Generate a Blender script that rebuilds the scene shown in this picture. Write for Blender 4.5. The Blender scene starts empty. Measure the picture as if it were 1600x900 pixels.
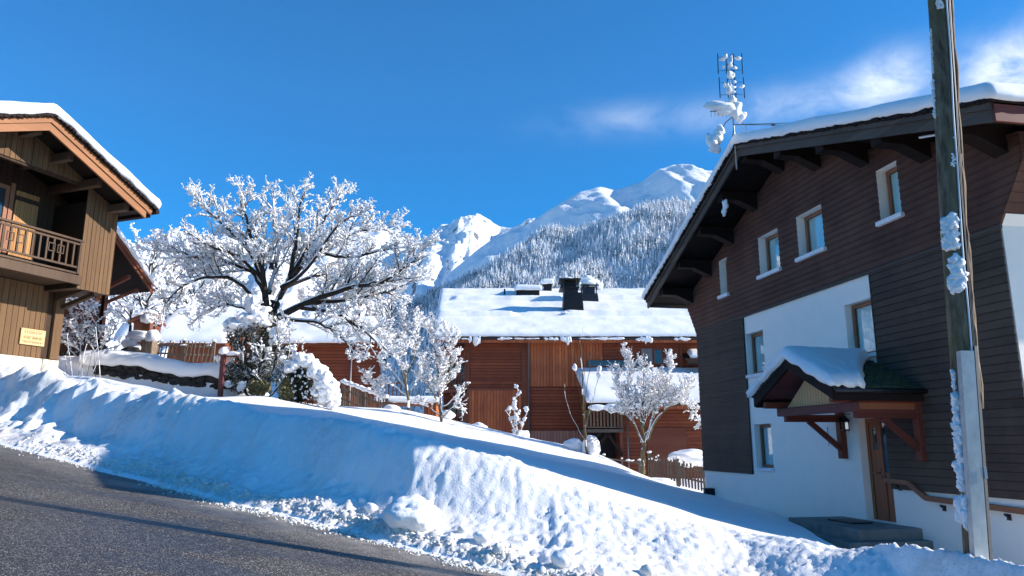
import bpy, math, random
import numpy as np
from mathutils import Vector, noise as N
PI=math.pi
scene=bpy.context.scene; COL=scene.collection
# ---------------------------------------------------------------- camera maths
F=1164.0; TH=math.radians(11.9); S_,C_=math.sin(TH),math.cos(TH)
def ray(px,py):
    u=(px-800)/F; v=(450-py)/F
    return (u, C_-v*S_, S_+v*C_)
def at(px,py,Y):
    r=ray(px,py); t=Y/r[1]; return Vector((r[0]*t,Y,r[2]*t))
# ---------------------------------------------------------------- object helpers
def tag(o,label=None,cat=None,group=None,kind=None):
    if label: o['label']=label
    if cat: o['category']=cat
    if group: o['group']=group
    if kind: o['kind']=kind
    return o
def empty(name,loc,rz=0,label=None,cat=None,group=None):
    o=bpy.data.objects.new(name,None); COL.objects.link(o); o.location=loc; o.rotation_euler=(0,0,rz)
    o.empty_display_size=.3
    return tag(o,label,cat,group)
class MB:
    def __init__(s): s.v=[]; s.f=[]
    def face(s,pts):
        n=len(s.v); s.v+= [tuple(p) for p in pts]; s.f.append(tuple(range(n,n+len(pts)))); return s
    def box(s,x0,x1,y0,y1,z0,z1):
        n=len(s.v)
        s.v+=[(x0,y0,z0),(x1,y0,z0),(x1,y1,z0),(x0,y1,z0),(x0,y0,z1),(x1,y0,z1),(x1,y1,z1),(x0,y1,z1)]
        s.f+=[tuple(n+i for i in q) for q in ((0,3,2,1),(4,5,6,7),(0,1,5,4),(1,2,6,5),(2,3,7,6),(3,0,4,7))]; return s
    def hexa(s,p):   # 4 bottom (ccw) + 4 top
        n=len(s.v); s.v+=[tuple(a) for a in p]
        s.f+=[tuple(n+i for i in q) for q in ((0,3,2,1),(4,5,6,7),(0,1,5,4),(1,2,6,5),(2,3,7,6),(3,0,4,7))]; return s
    def prism(s,poly,y0,y1):    # polygon in x,z extruded along y
        n=len(s.v); k=len(poly)
        s.v+=[(x,y0,z) for x,z in poly]+[(x,y1,z) for x,z in poly]
        s.f.append(tuple(range(n,n+k))); s.f.append(tuple(range(n+2*k-1,n+k-1,-1)))
        for i in range(k):
            j=(i+1)%k; s.f.append((n+i,n+k+i,n+k+j,n+j))
        return s
    def bar(s,a,b,w,h=None,up=(0,0,1)):
        a=Vector(a); b=Vector(b); h=h or w; d=(b-a).normalized(); up=Vector(up)
        if abs(d.dot(up))>.98: up=Vector((1,0,0)) if abs(d.x)<.9 else Vector((0,1,0))
        sd=d.cross(up).normalized()*(w/2); u=sd.cross(d).normalized()*(h/2)
        return s.hexa([a-sd-u,a+sd-u,b+sd-u,b-sd-u,a-sd+u,a+sd+u,b+sd+u,b-sd+u])
    def tube(s,pts,rad,k=8,cap=True):
        pts=[Vector(p) for p in pts]
        if not hasattr(rad,'__len__'): rad=[rad]*len(pts)
        n0=len(s.v)
        for i,p in enumerate(pts):
            d=(pts[min(i+1,len(pts)-1)]-pts[max(i-1,0)]).normalized()
            a=d.cross(Vector((.31,.17,.93)) if abs(d.z)<.9 else Vector((1,.1,0))).normalized(); b=d.cross(a)
            for j in range(k):
                t=2*PI*j/k; q=p+(a*math.cos(t)+b*math.sin(t))*rad[i]; s.v.append((q.x,q.y,q.z))
        for i in range(len(pts)-1):
            for j in range(k):
                s.f.append((n0+i*k+j,n0+i*k+(j+1)%k,n0+(i+1)*k+(j+1)%k,n0+(i+1)*k+j))
        if cap:
            s.f.append(tuple(n0+k-1-j for j in range(k))); m=n0+(len(pts)-1)*k; s.f.append(tuple(m+j for j in range(k)))
        return s
    def build(s,name,m,parent=None,smooth=False,bevel=0):
        me=bpy.data.meshes.new(name); me.from_pydata(s.v,[],s.f); me.update()
        if smooth: me.polygons.foreach_set('use_smooth',[True]*len(me.polygons))
        o=bpy.data.objects.new(name,me); COL.objects.link(o)
        if m: me.materials.append(m)
        if parent: o.parent=parent
        if bevel:
            b=o.modifiers.new('bevel','BEVEL'); b.width=bevel; b.segments=2; b.limit_method='ANGLE'; b.angle_limit=.6
        return o
def copy_tree(o,parent=None):
    c=o.copy(); COL.objects.link(c)
    if parent: c.parent=parent
    for ch in list(o.children): copy_tree(ch,c)
    return c
def npmesh(name,V,Fc,m,parent=None,smooth=True):
    me=bpy.data.meshes.new(name); V=np.asarray(V,dtype=np.float32); Fc=np.asarray(Fc,dtype=np.int32)
    k=Fc.shape[1]
    me.vertices.add(len(V)); me.vertices.foreach_set('co',V.ravel())
    me.loops.add(Fc.size); me.loops.foreach_set('vertex_index',Fc.ravel())
    me.polygons.add(len(Fc)); me.polygons.foreach_set('loop_start',np.arange(0,Fc.size,k,dtype=np.int32))
    try: me.polygons.foreach_set('loop_total',np.full(len(Fc),k,dtype=np.int32))
    except Exception: pass
    me.polygons.foreach_set('use_smooth',np.full(len(Fc),smooth)); me.update(calc_edges=True)
    if m: me.materials.append(m)
    o=bpy.data.objects.new(name,me); COL.objects.link(o)
    if parent: o.parent=parent
    return o
# ---------------------------------------------------------------- materials
class NT:
    def __init__(s,name):
        s.m=bpy.data.materials.new(name); s.m.use_nodes=True; s.t=s.m.node_tree; s.n=s.t.nodes; s.l=s.t.links
        s.b=s.n['Principled BSDF']; s.out=s.n['Material Output']
    def new(s,t,**kw):
        n=s.n.new(t)
        for k,v in kw.items():
            if hasattr(n,k): setattr(n,k,v)
            else: n.inputs[k].default_value=v
        return n
    def link(s,a,b): s.l.new(a,b)
    def math(s,op,a,b=None,c=None,clamp=False):
        n=s.n.new('ShaderNodeMath'); n.operation=op; n.use_clamp=clamp
        for i,x in enumerate((a,b,c)):
            if x is None: continue
            if isinstance(x,(int,float)): n.inputs[i].default_value=x
            else: s.l.new(x,n.inputs[i])
        return n.outputs[0]
    def mix(s,f,a,b):
        n=s.n.new('ShaderNodeMix'); n.data_type='RGBA'
        for i,x in ((0,f),(6,a),(7,b)):
            if isinstance(x,(int,float)): n.inputs[i].default_value=x
            elif isinstance(x,(tuple,list)): n.inputs[i].default_value=(*x[:3],1)
            else: s.l.new(x,n.inputs[i])
        return n.outputs[2]
    def mapped(s,scale,src='Object'):
        tc=s.n.new('ShaderNodeTexCoord'); mp=s.n.new('ShaderNodeMapping'); mp.inputs['Scale'].default_value=scale
        s.l.new(tc.outputs[src],mp.inputs[0]); return mp.outputs[0]
    def noise(s,vec,scale,detail=4,rough=.6,out=0):
        n=s.n.new('ShaderNodeTexNoise'); n.inputs['Scale'].default_value=scale; n.inputs['Detail'].default_value=detail; n.inputs['Roughness'].default_value=rough
        if vec is not None: s.l.new(vec,n.inputs['Vector'])
        return n.outputs[out]
    def ramp(s,fac,lo,hi,a=0.,b=1.):
        n=s.n.new('ShaderNodeMapRange'); n.inputs[1].default_value=lo; n.inputs[2].default_value=hi; n.inputs[3].default_value=a; n.inputs[4].default_value=b
        s.l.new(fac,n.inputs[0]); return n.outputs[0]
    def bump(s,h,strength,dist,prev=None):
        n=s.n.new('ShaderNodeBump'); n.inputs['Strength'].default_value=strength; n.inputs['Distance'].default_value=dist
        s.l.new(h,n.inputs['Height'])
        if prev is not None: s.l.new(prev,n.inputs['Normal'])
        s.l.new(n.outputs[0],s.b.inputs['Normal']); return n.outputs[0]
    def col(s,x):
        if isinstance(x,(tuple,list)): s.b.inputs['Base Color'].default_value=(*x[:3],1)
        else: s.l.new(x,s.b.inputs['Base Color'])
def plain(name,c,rough=.6,metal=0,var=.15,scale=8,bump=0.):
    t=NT(name); v=t.mapped((1,1,1)); n=t.noise(v,scale,5)
    t.col(t.mix(t.ramp(n,.3,.7),[x*(1-var) for x in c],[min(1,x*(1+var)) for x in c]))
    t.b.inputs['Roughness'].default_value=rough; t.b.inputs['Metallic'].default_value=metal; t.b.inputs['Specular IOR Level'].default_value=.25
    if bump: t.bump(t.noise(v,scale*4,4),.5,bump)
    return t.m
def snow_mat(name,scale=1.,dirt=None,c=(.90,.88,.865),bump=.02,bscale=6):
    t=NT(name); v=t.mapped((1,1,1))
    col=t.mix(t.ramp(t.noise(v,.8*scale,3),.3,.7),[x*.97 for x in c],c)
    t.b.inputs['Roughness'].default_value=.62
    t.b.inputs['Specular IOR Level'].default_value=.25
    if dirt:
        a=t.new('ShaderNodeAttribute'); a.attribute_name='dirt'
        n=t.noise(v,5,6,.7); n2=t.noise(v,26,4,.7)
        m=t.math('MULTIPLY',a.outputs['Fac'],t.ramp(n,.36,.62))
        col=t.mix(t.math('MULTIPLY',m,.85,clamp=True),col,(.47,.41,.35))
        m2=t.math('MULTIPLY',t.math('MULTIPLY',a.outputs['Fac'],1.3,clamp=True),t.ramp(n2,.56,.72))
        col=t.mix(t.math('MULTIPLY',m2,.7,clamp=True),col,(.22,.17,.13))
    t.col(col)
    h=t.math('ADD',t.noise(v,bscale*scale,6,.65),t.math('MULTIPLY',t.noise(v,bscale*8*scale,3,.6),.25))
    t.bump(h,.55,bump)
    return t.m
def wood(name,axis,width,c1,c2,gap=(.02,.015,.01),gw=.06,rough=.75,weather=None,wamt=.5,grain=1.):
    """axis: coordinate ('X' or 'Z') across the boards"""
    t=NT(name); tc=t.new('ShaderNodeTexCoord'); sp=t.new('ShaderNodeSeparateXYZ'); t.link(tc.outputs['Object'],sp.inputs[0])
    c=t.math('DIVIDE',sp.outputs[axis],width); fl=t.math('FLOOR',c); fr=t.math('FRACT',c)
    wn=t.new('ShaderNodeTexWhiteNoise'); wn.noise_dimensions='1D'; t.link(fl,wn.inputs['W'])
    sc=(14,14,.9) if axis=='X' else (.9,.9,14)
    mp=t.new('ShaderNodeMapping'); mp.inputs['Scale'].default_value=sc; t.link(tc.outputs['Object'],mp.inputs[0])
    cb=t.new('ShaderNodeCombineXYZ'); t.link(t.math('MULTIPLY',fl,3.7),cb.inputs[0]); t.link(t.math('MULTIPLY',fl,1.3),cb.inputs[2])
    va=t.new('ShaderNodeVectorMath'); va.operation='ADD'; t.link(mp.outputs[0],va.inputs[0]); t.link(cb.outputs[0],va.inputs[1])
    g=t.noise(va.outputs[0],1.6*grain,6,.65)
    f=t.math('ADD',t.math('MULTIPLY',wn.outputs[0],.5),t.math('MULTIPLY',t.ramp(g,.3,.7),.5))
    col=t.mix(f,c1,c2)
    if weather:
        col=t.mix(t.math('MULTIPLY',t.ramp(t.noise(tc.outputs['Object'],.55,5,.7),.4,.65),wamt),col,weather)
    if gw>0:
        gm=t.math('LESS_THAN',fr,gw); col=t.mix(gm,col,gap)
    t.col(col); t.b.inputs['Roughness'].default_value=rough; t.b.inputs['Specular IOR Level'].default_value=.18
    h=t.math('MULTIPLY',g,.25)
    if gw>0: h=t.math('SUBTRACT',h,gm)
    t.bump(h,.6,.012); return t.m
M={}
M['snow']=snow_mat('snow',1,None,bump=.03,bscale=4)
M['snow_ground']=snow_mat('snow_ground',1,True,bump=.035,bscale=5)
M['snow_roof']=snow_mat('snow_roof',1,None,bump=.012,bscale=2.5)
M['snow_tree']=snow_mat('snow_tree',1,None,c=(.91,.89,.875),bump=.02,bscale=12)
M['slush']=snow_mat('slush',1,True,c=(.74,.71,.66),bump=.02,bscale=14)
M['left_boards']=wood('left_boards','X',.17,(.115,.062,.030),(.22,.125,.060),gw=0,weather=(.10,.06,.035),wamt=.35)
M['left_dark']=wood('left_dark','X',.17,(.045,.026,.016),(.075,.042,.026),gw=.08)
M['fascia_orange']=wood('fascia_orange','Z',.5,(.24,.10,.042),(.36,.155,.065),gw=0,rough=.55)
M['shutter']=wood('shutter','X',.11,(.42,.20,.07),(.56,.29,.11),gw=.07,rough=.55)
M['rail_grey']=wood('rail_grey','X',.4,(.075,.046,.029),(.145,.093,.060),gw=0)
M['siding_brown']=wood('siding_brown','Z',.148,(.066,.029,.022),(.115,.051,.038),gap=(.038,.018,.015),gw=.07,weather=(.17,.085,.055),wamt=.65)
M['siding_grey']=wood('siding_grey','Z',.148,(.052,.035,.027),(.095,.066,.050),gap=(.03,.023,.02),gw=.07,weather=(.13,.085,.06),wamt=.6)
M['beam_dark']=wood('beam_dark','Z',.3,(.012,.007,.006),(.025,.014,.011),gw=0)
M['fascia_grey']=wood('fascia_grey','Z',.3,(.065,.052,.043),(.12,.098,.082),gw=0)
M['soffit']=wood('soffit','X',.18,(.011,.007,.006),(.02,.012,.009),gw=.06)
M['red_wood']=wood('red_wood','Z',.3,(.13,.03,.02),(.20,.05,.03),gw=0,rough=.5,weather=(.12,.05,.035),wamt=.4)
M['red_dark']=wood('red_dark','Z',.3,(.10,.03,.03),(.15,.05,.045),gw=0,rough=.55)
M['yellow_wood']=wood('yellow_wood','X',.1,(.62,.33,.14),(.76,.45,.22),gw=.08,gap=(.2,.12,.05))
M['door_wood']=wood('door_wood','X',.14,(.33,.10,.045),(.44,.15,.07),gw=.05,gap=(.12,.05,.02),rough=.45)
M['frame_wood']=wood('frame_wood','Z',.6,(.26,.11,.06),(.34,.15,.085),gw=0,rough=.5)
M['chalet_h']=wood('chalet_h','Z',.2,(.12,.032,.016),(.31,.085,.036),gap=(.03,.008,.006),gw=.12,weather=(.12,.03,.022),wamt=.5)
M['chalet_v']=wood('chalet_v','X',.2,(.26,.06,.024),(.62,.19,.07),gap=(.05,.014,.01),gw=.1,weather=(.2,.06,.035),wamt=.5)
M['chalet_grey']=wood('chalet_grey','X',.2,(.24,.12,.085),(.36,.2,.15),gap=(.05,.02,.015),gw=.1)
M['chalet_beam']=wood('chalet_beam','Z',.5,(.13,.04,.025),(.2,.07,.04),gw=0)
M['fence_wood']=wood('fence_wood','X',.3,(.095,.07,.052),(.18,.135,.10),gw=0)
M['old_red']=wood('old_red','X',.16,(.12,.04,.022),(.24,.085,.045),gap=(.03,.01,.008),gw=.1)
M['plaster']=plain('plaster',(.94,.86,.76),.85,0,.025,2.2,.004)
M['plaster_cream']=plain('plaster_cream',(.62,.55,.42),.85,0,.06,3,.004)
M['white_paint']=plain('white_paint',(.78,.78,.78),.6,0,.03)
M['black']=plain('black',(.012,.012,.015),.5,0,.2)
M['dark_metal']=plain('dark_metal',(.045,.045,.05),.4,.6,.2)
M['galv']=None
M['pipe']=plain('pipe',(.19,.17,.17),.45,.5,.15)
M['concrete']=plain('concrete',(.20,.21,.19),.9,0,.25,3,.01)
M['stone_dark']=plain('stone_dark',(.035,.032,.03),.9,0,.4,6,.03)
M['curtain']=plain('curtain',(.66,.80,.80),.9,0,.06,6)
M['bark']=None
def glassm():
    t=NT('glass'); t.col((.03,.05,.06)); t.b.inputs['Roughness'].default_value=.05
    t.b.inputs['Transmission Weight'].default_value=0; t.b.inputs['Specular IOR Level'].default_value=.8
    return t.m
M['glass']=glassm()
def glass_clear():
    t=NT('clear_glass'); g=t.new('ShaderNodeBsdfGlossy'); g.inputs['Roughness'].default_value=.03
    tr=t.new('ShaderNodeBsdfTransparent'); tr.inputs[0].default_value=(.93,.97,.97,1)
    fr=t.new('ShaderNodeFresnel'); fr.inputs[0].default_value=1.22; mx=t.new('ShaderNodeMixShader')
    t.link(t.math('MULTIPLY',fr.outputs[0],.45),mx.inputs[0]); t.link(tr.outputs[0],mx.inputs[1]); t.link(g.outputs[0],mx.inputs[2]); t.link(mx.outputs[0],t.out.inputs[0]); return t.m
M['pane']=glass_clear()
def galv():
    t=NT('galvanised'); v=t.mapped((1,1,.6)); n=t.new('ShaderNodeTexVoronoi'); n.inputs['Scale'].default_value=22; t.link(v,n.inputs[0])
    t.col(t.mix(t.ramp(t.noise(v,5,4),.3,.7),(.26,.30,.32),(.42,.45,.46))); t.b.inputs['Metallic'].default_value=.55
    t.link(t.ramp(n.outputs[0],0,1,.38,.6),t.b.inputs['Roughness']); return t.m
M['galv']=galv()
def bark(name,c1,c2,moss=None):
    t=NT(name); v=t.mapped((6,6,1.2)); n=t.noise(v,2.2,6,.7)
    col=t.mix(t.ramp(n,.3,.7),c1,c2)
    if moss: col=t.mix(t.ramp(t.noise(t.mapped((1,1,.5)),2.3,4),.45,.65,0,.8),col,moss)
    t.col(col); t.b.inputs['Roughness'].default_value=.9; t.b.inputs['Specular IOR Level'].default_value=.15; t.bump(n,.9,.03); return t.m
M['bark']=bark('bark',(.018,.014,.012),(.06,.048,.038))
M['bark_light']=bark('bark_light',(.07,.055,.035),(.17,.14,.09),(.16,.15,.05))
M['pole_wood']=bark('pole_wood',(.04,.030,.021),(.30,.225,.15),(.14,.115,.05))
M['strip_wood']=bark('strip_wood',(.09,.06,.04),(.34,.25,.17))
def leafm(name,c1,c2):
    t=NT(name); t.col(t.mix(t.noise(t.mapped((1,1,1)),7,2),c1,c2)); t.b.inputs['Roughness'].default_value=.6; return t.m
M['leaf_dark']=leafm('leaf_dark',(.012,.018,.010),(.05,.055,.025))
M['leaf_straw']=leafm('leaf_straw',(.10,.085,.03),(.28,.23,.09))
def tilesm():
    t=NT('roof_tiles'); tc=t.new('ShaderNodeTexCoord'); 
    b=t.new('ShaderNodeTexBrick'); b.inputs['Scale'].default_value=1; b.inputs['Brick Width'].default_value=.2; b.inputs['Row Height'].default_value=.11; b.inputs['Mortar Size'].default_value=.012
    b.inputs['Color1'].default_value=(.05,.055,.03,1); b.inputs['Color2'].default_value=(.10,.10,.05,1); b.inputs['Mortar'].default_value=(.012,.012,.01,1)
    sp=t.new('ShaderNodeSeparateXYZ'); t.link(tc.outputs['Object'],sp.inputs[0]); cb=t.new('ShaderNodeCombineXYZ'); t.link(sp.outputs[1],cb.inputs[0]); t.link(sp.outputs[0],cb.inputs[1]); t.link(cb.outputs[0],b.inputs[0])
    t.col(t.mix(t.ramp(t.noise(tc.outputs['Object'],5,4),.45,.65,0,.6),b.outputs[0],(.06,.085,.02))); t.b.inputs['Roughness'].default_value=.8
    t.bump(b.outputs[1],-.8,.02); return t.m
M['tiles']=tilesm()
def asphalt():
    t=NT('asphalt'); v=t.mapped((1,1,1))
    vo=t.new('ShaderNodeTexVoronoi'); vo.inputs['Scale'].default_value=62; t.link(v,vo.inputs[0])
    wn=t.new('ShaderNodeSeparateColor'); t.link(vo.outputs['Color'],wn.inputs[0])
    base=t.mix(t.ramp(t.noise(v,.7,4),.3,.7),(.040,.034,.031),(.070,.060,.053))
    st=t.mix(wn.outputs[1],(.13,.115,.10),(.46,.42,.37))
    col=t.mix(t.math('MULTIPLY',t.math('GREATER_THAN',wn.outputs[0],.60),t.math('LESS_THAN',vo.outputs['Distance'],.5)),base,st)
    # slush film near the snow edge
    a=t.new('ShaderNodeAttribute'); a.attribute_name='dirt'
    mk=t.math('MULTIPLY',a.outputs['Fac'],t.ramp(t.noise(v,2.2,7,.75),.34,.58),clamp=True)
    col=t.mix(t.math('MULTIPLY',mk,.8),col,(.42,.38,.33))
    t.col(col)
    wet=t.ramp(t.noise(t.mapped((.35,.9,1)),1.1,5,.65),.44,.56)
    col=t.mix(t.math('MULTIPLY',wet,.3),col,(.018,.016,.016)); t.col(col)
    t.link(t.math('SUBTRACT',.75,t.math('MULTIPLY',wet,.38)),t.b.inputs['Roughness'])
    h=t.math('ADD',t.math('MULTIPLY',vo.outputs['Distance'],-1),t.math('MULTIPLY',t.noise(v,30,3),.6))
    t.bump(h,.9,.012); return t.m
M['asphalt']=asphalt()
# ---------------------------------------------------------------- world, sun, camera
SB=-.03; EL=math.radians(24.6)
sd=Vector((1,SB,0)).normalized()*math.cos(EL)+Vector((0,0,math.sin(EL)))
w=bpy.data.worlds.new('World'); scene.world=w; w.use_nodes=True
nt=w.node_tree; bg=nt.nodes['Background']
sky=nt.nodes.new('ShaderNodeTexSky'); sky.sky_type='NISHITA'; sky.sun_disc=False
sky.sun_elevation=EL; sky.sun_rotation=math.atan2(sd.x,sd.y); sky.altitude=1600; sky.air_density=1.0; sky.dust_density=.25; sky.ozone_density=3.2
def wmath(op,a,b=None,clamp=False):
    n=nt.nodes.new('ShaderNodeMath'); n.operation=op; n.use_clamp=clamp
    for i,x in enumerate((a,b)):
        if x is None: continue
        if isinstance(x,(int,float)): n.inputs[i].default_value=x
        else: nt.links.new(x,n.inputs[i])
    return n.outputs[0]
tc=nt.nodes.new('ShaderNodeTexCoord')
def wnoise(sc,scale,detail=8,rough=.6):
    mp=nt.nodes.new('ShaderNodeMapping'); mp.inputs['Scale'].default_value=sc; nt.links.new(tc.outputs['Generated'],mp.inputs[0])
    n=nt.nodes.new('ShaderNodeTexNoise'); n.inputs['Scale'].default_value=scale; n.inputs['Detail'].default_value=detail; n.inputs['Roughness'].default_value=rough; n.inputs['Distortion'].default_value=.4
    nt.links.new(mp.outputs[0],n.inputs[0]); return n.outputs[0]
def blob(px,py,rx,rz,amp):
    d=Vector(ray(px,py)).normalized(); rt=Vector((d.y,-d.x,0)).normalized(); up=rt.cross(d)
    def dot(v,r):
        n=nt.nodes.new('ShaderNodeVectorMath'); n.operation='DOT_PRODUCT'; nt.links.new(tc.outputs['Generated'],n.inputs[0]); n.inputs[1].default_value=v/r; return n.outputs['Value']
    a=dot(rt,rx); bb=wmath('SUBTRACT',dot(up,rz),0.0)
    e=wmath('ADD',wmath('MULTIPLY',a,a),wmath('MULTIPLY',bb,bb))
    fwd=wmath('GREATER_THAN',dot(d,1.),.2)
    return wmath('MULTIPLY',wmath('MULTIPLY',wmath('POWER',2.718,wmath('MULTIPLY',e,-1)),amp),fwd)
m=blob(1392,122,.042,.028,.78)
for a in ((1330,145,.075,.022,.40),(1200,168,.13,.022,.30),(1650,95,.065,.030,.85),(1560,100,.030,.026,.6),(980,185,.09,.018,.22),(1800,120,.12,.06,1.4)): m=wmath('ADD',m,blob(*a))
nn=wnoise((1,1,1.7),10.,10,.62)
mr=nt.nodes.new('ShaderNodeMapRange'); mr.inputs[1].default_value=.34; mr.inputs[2].default_value=.68; nt.links.new(nn,mr.inputs[0])
cm=wmath('MULTIPLY',m,mr.outputs[0],True)
mix=nt.nodes.new('ShaderNodeMix'); mix.data_type='RGBA'; nt.links.new(wmath('MULTIPLY',cm,.9),mix.inputs[0])
hs=nt.nodes.new('ShaderNodeHueSaturation'); hs.inputs['Saturation'].default_value=1.66; hs.inputs['Value'].default_value=1.36; hs.inputs['Hue'].default_value=.502
nt.links.new(sky.outputs[0],hs.inputs['Color']); nt.links.new(hs.outputs[0],mix.inputs[6]); mix.inputs[7].default_value=(8.2,8.6,9.0,1)
nt.links.new(mix.outputs[2],bg.inputs[0]); bg.inputs[1].default_value=.092
sl=bpy.data.lights.new('sun','SUN'); sl.energy=4.8; sl.angle=math.radians(.5); sl.color=(1,.945,.87)
so=bpy.data.objects.new('sun',sl); COL.objects.link(so); so.rotation_euler=sd.to_track_quat('Z','Y').to_euler()
cd=bpy.data.cameras.new('camera'); cam=bpy.data.objects.new('camera',cd); COL.objects.link(cam); scene.camera=cam
cam.rotation_euler=(PI/2+TH,0,0); cd.sensor_width=36; cd.lens=F/1600*36; cd.clip_end=30000; cd.clip_start=.1
scene.view_settings.view_transform='Standard'; scene.view_settings.look='None'; scene.view_settings.exposure=.84; scene.view_settings.gamma=1
scene.render.engine='CYCLES'
# ---------------------------------------------------------------- terrain
def smooth(a,b,x):
    t=np.clip((x-a)/(b-a),0,1); return t*t*(3-2*t)
EX=np.array([-60,-20,-10.1,-4.9,-2.2,0,2.4,4.6,9,20,60.]); EY=np.array([50,21.5,14.9,11.8,10.4,9.05,7.4,5.9,3.2,-2,-20.])
_x=np.arange(-59,59,.09); _e=np.interp(_x,EX,EY)+np.array([.13*N.noise(Vector((a*1.1,7,0)))+.07*N.noise(Vector((a*3.3,2,0)))+.05*N.noise(Vector((a*9,5,0))) for a in _x]); EX,EY=_x,_e
CR=[(-500,560,21.5),(-200,566,20),(0,569,18.6),(60,581,17.6),(150,599,16.8),(230,613,15.6),(330,622,14.3),(420,644,13.4),(530,659,12.4),(650,682,11.45),(720,698,11.35),(800,720,11.3),(900,757,11.2),(1000,793,11.1),(1070,815,11.0),(1140,843,10.9),(1220,845,10.5),(1350,850,9.7),(1480,858,8.5),(1600,884,7.6),(1760,905,7.1),(1900,925,6.7)]
cp=[at(*a) for a in CR]; CX=np.array([p.x for p in cp]); CY=np.array([p.y for p in cp]); CZ=np.array([p.z for p in cp])
def roadz(X,Y): return -1.45-.15*np.clip(X,-40,40)
def fieldz(X,Y):
    X=np.asarray(X,float); Y=np.asarray(Y,float)
    f=-.2-.218*np.clip(X,-10,9)+.11*np.clip(-10-X,0,30)
    f=f-.033*np.clip(20-Y,0,12)*np.clip(X/3,0,1)
    f=f+.105*np.clip(Y-25.5,0,7)*smooth(-9,-4,X)*(1-smooth(3,6.5,X))
    # terrace behind the retaining wall
    f=f+.55*smooth(27.0,27.1,Y-.0*X)*(1-smooth(-10.9,-10.2,X))*smooth(-17.5,-15.2,X)+.5*(1-smooth(-17.5,-15.2,X))*smooth(23,29,Y)
    # behind the crest the meadow drops to the chalets
    g=-1.85+.22*np.clip(-X-3,0,40)
    drop=smooth(31.6,39,Y)
    f=f*(1-drop)+g*drop
    return f
xb_y=np.array([5,11,12.7,15.5,19.7,21.5]); xb_x=np.array([4.6,5.2,5.2,5.75,6.45,6.9])
def nz(x,y,z=0): return N.noise(Vector((x,y,z)))
def ground_base(X,Y):
    e=np.interp(X,EX,EY); c=np.interp(X,CX,CY); cz=np.interp(X,CX,CZ)
    r=roadz(X,Y); f=fieldz(X,Y)
    f=f-.46*smooth(14.,17.5,Y)*(1-smooth(26.9,27.1,Y))*(1-smooth(-9.6,-7.8,X))*smooth(-17.5,-14.8,X)
    f=f-.34*smooth(12.5,15.,Y)*(1-smooth(20.,24.5,Y))*(1-smooth(-4.5,-1.5,X))*smooth(-9.6,-7.8,X)
    # yard pit by the house door
    xb=np.interp(Y,xb_y,xb_x); pit=smooth(0,.55,X-xb)*smooth(9.2,10.2,Y)*(1-smooth(20.2,21.2,Y))
    f=f*(1-pit)+(-2.25)*pit
    t=np.clip((Y-e)/np.maximum(c-e,.3),0,1)
    face=r+(cz-r)*(.28*np.clip(t/.50,0,1)+.72*smooth(.46,.99,t)**.95)
    b=np.clip((Y-c)/.85,0,1); back=cz*(1-b*b*(3-2*b))+f*(b*b*(3-2*b))
    z=np.where(Y<e,r,np.where(Y<c,face,back))
    return z,t,b,pit
def far_add(X,Y):
    return 0
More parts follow.
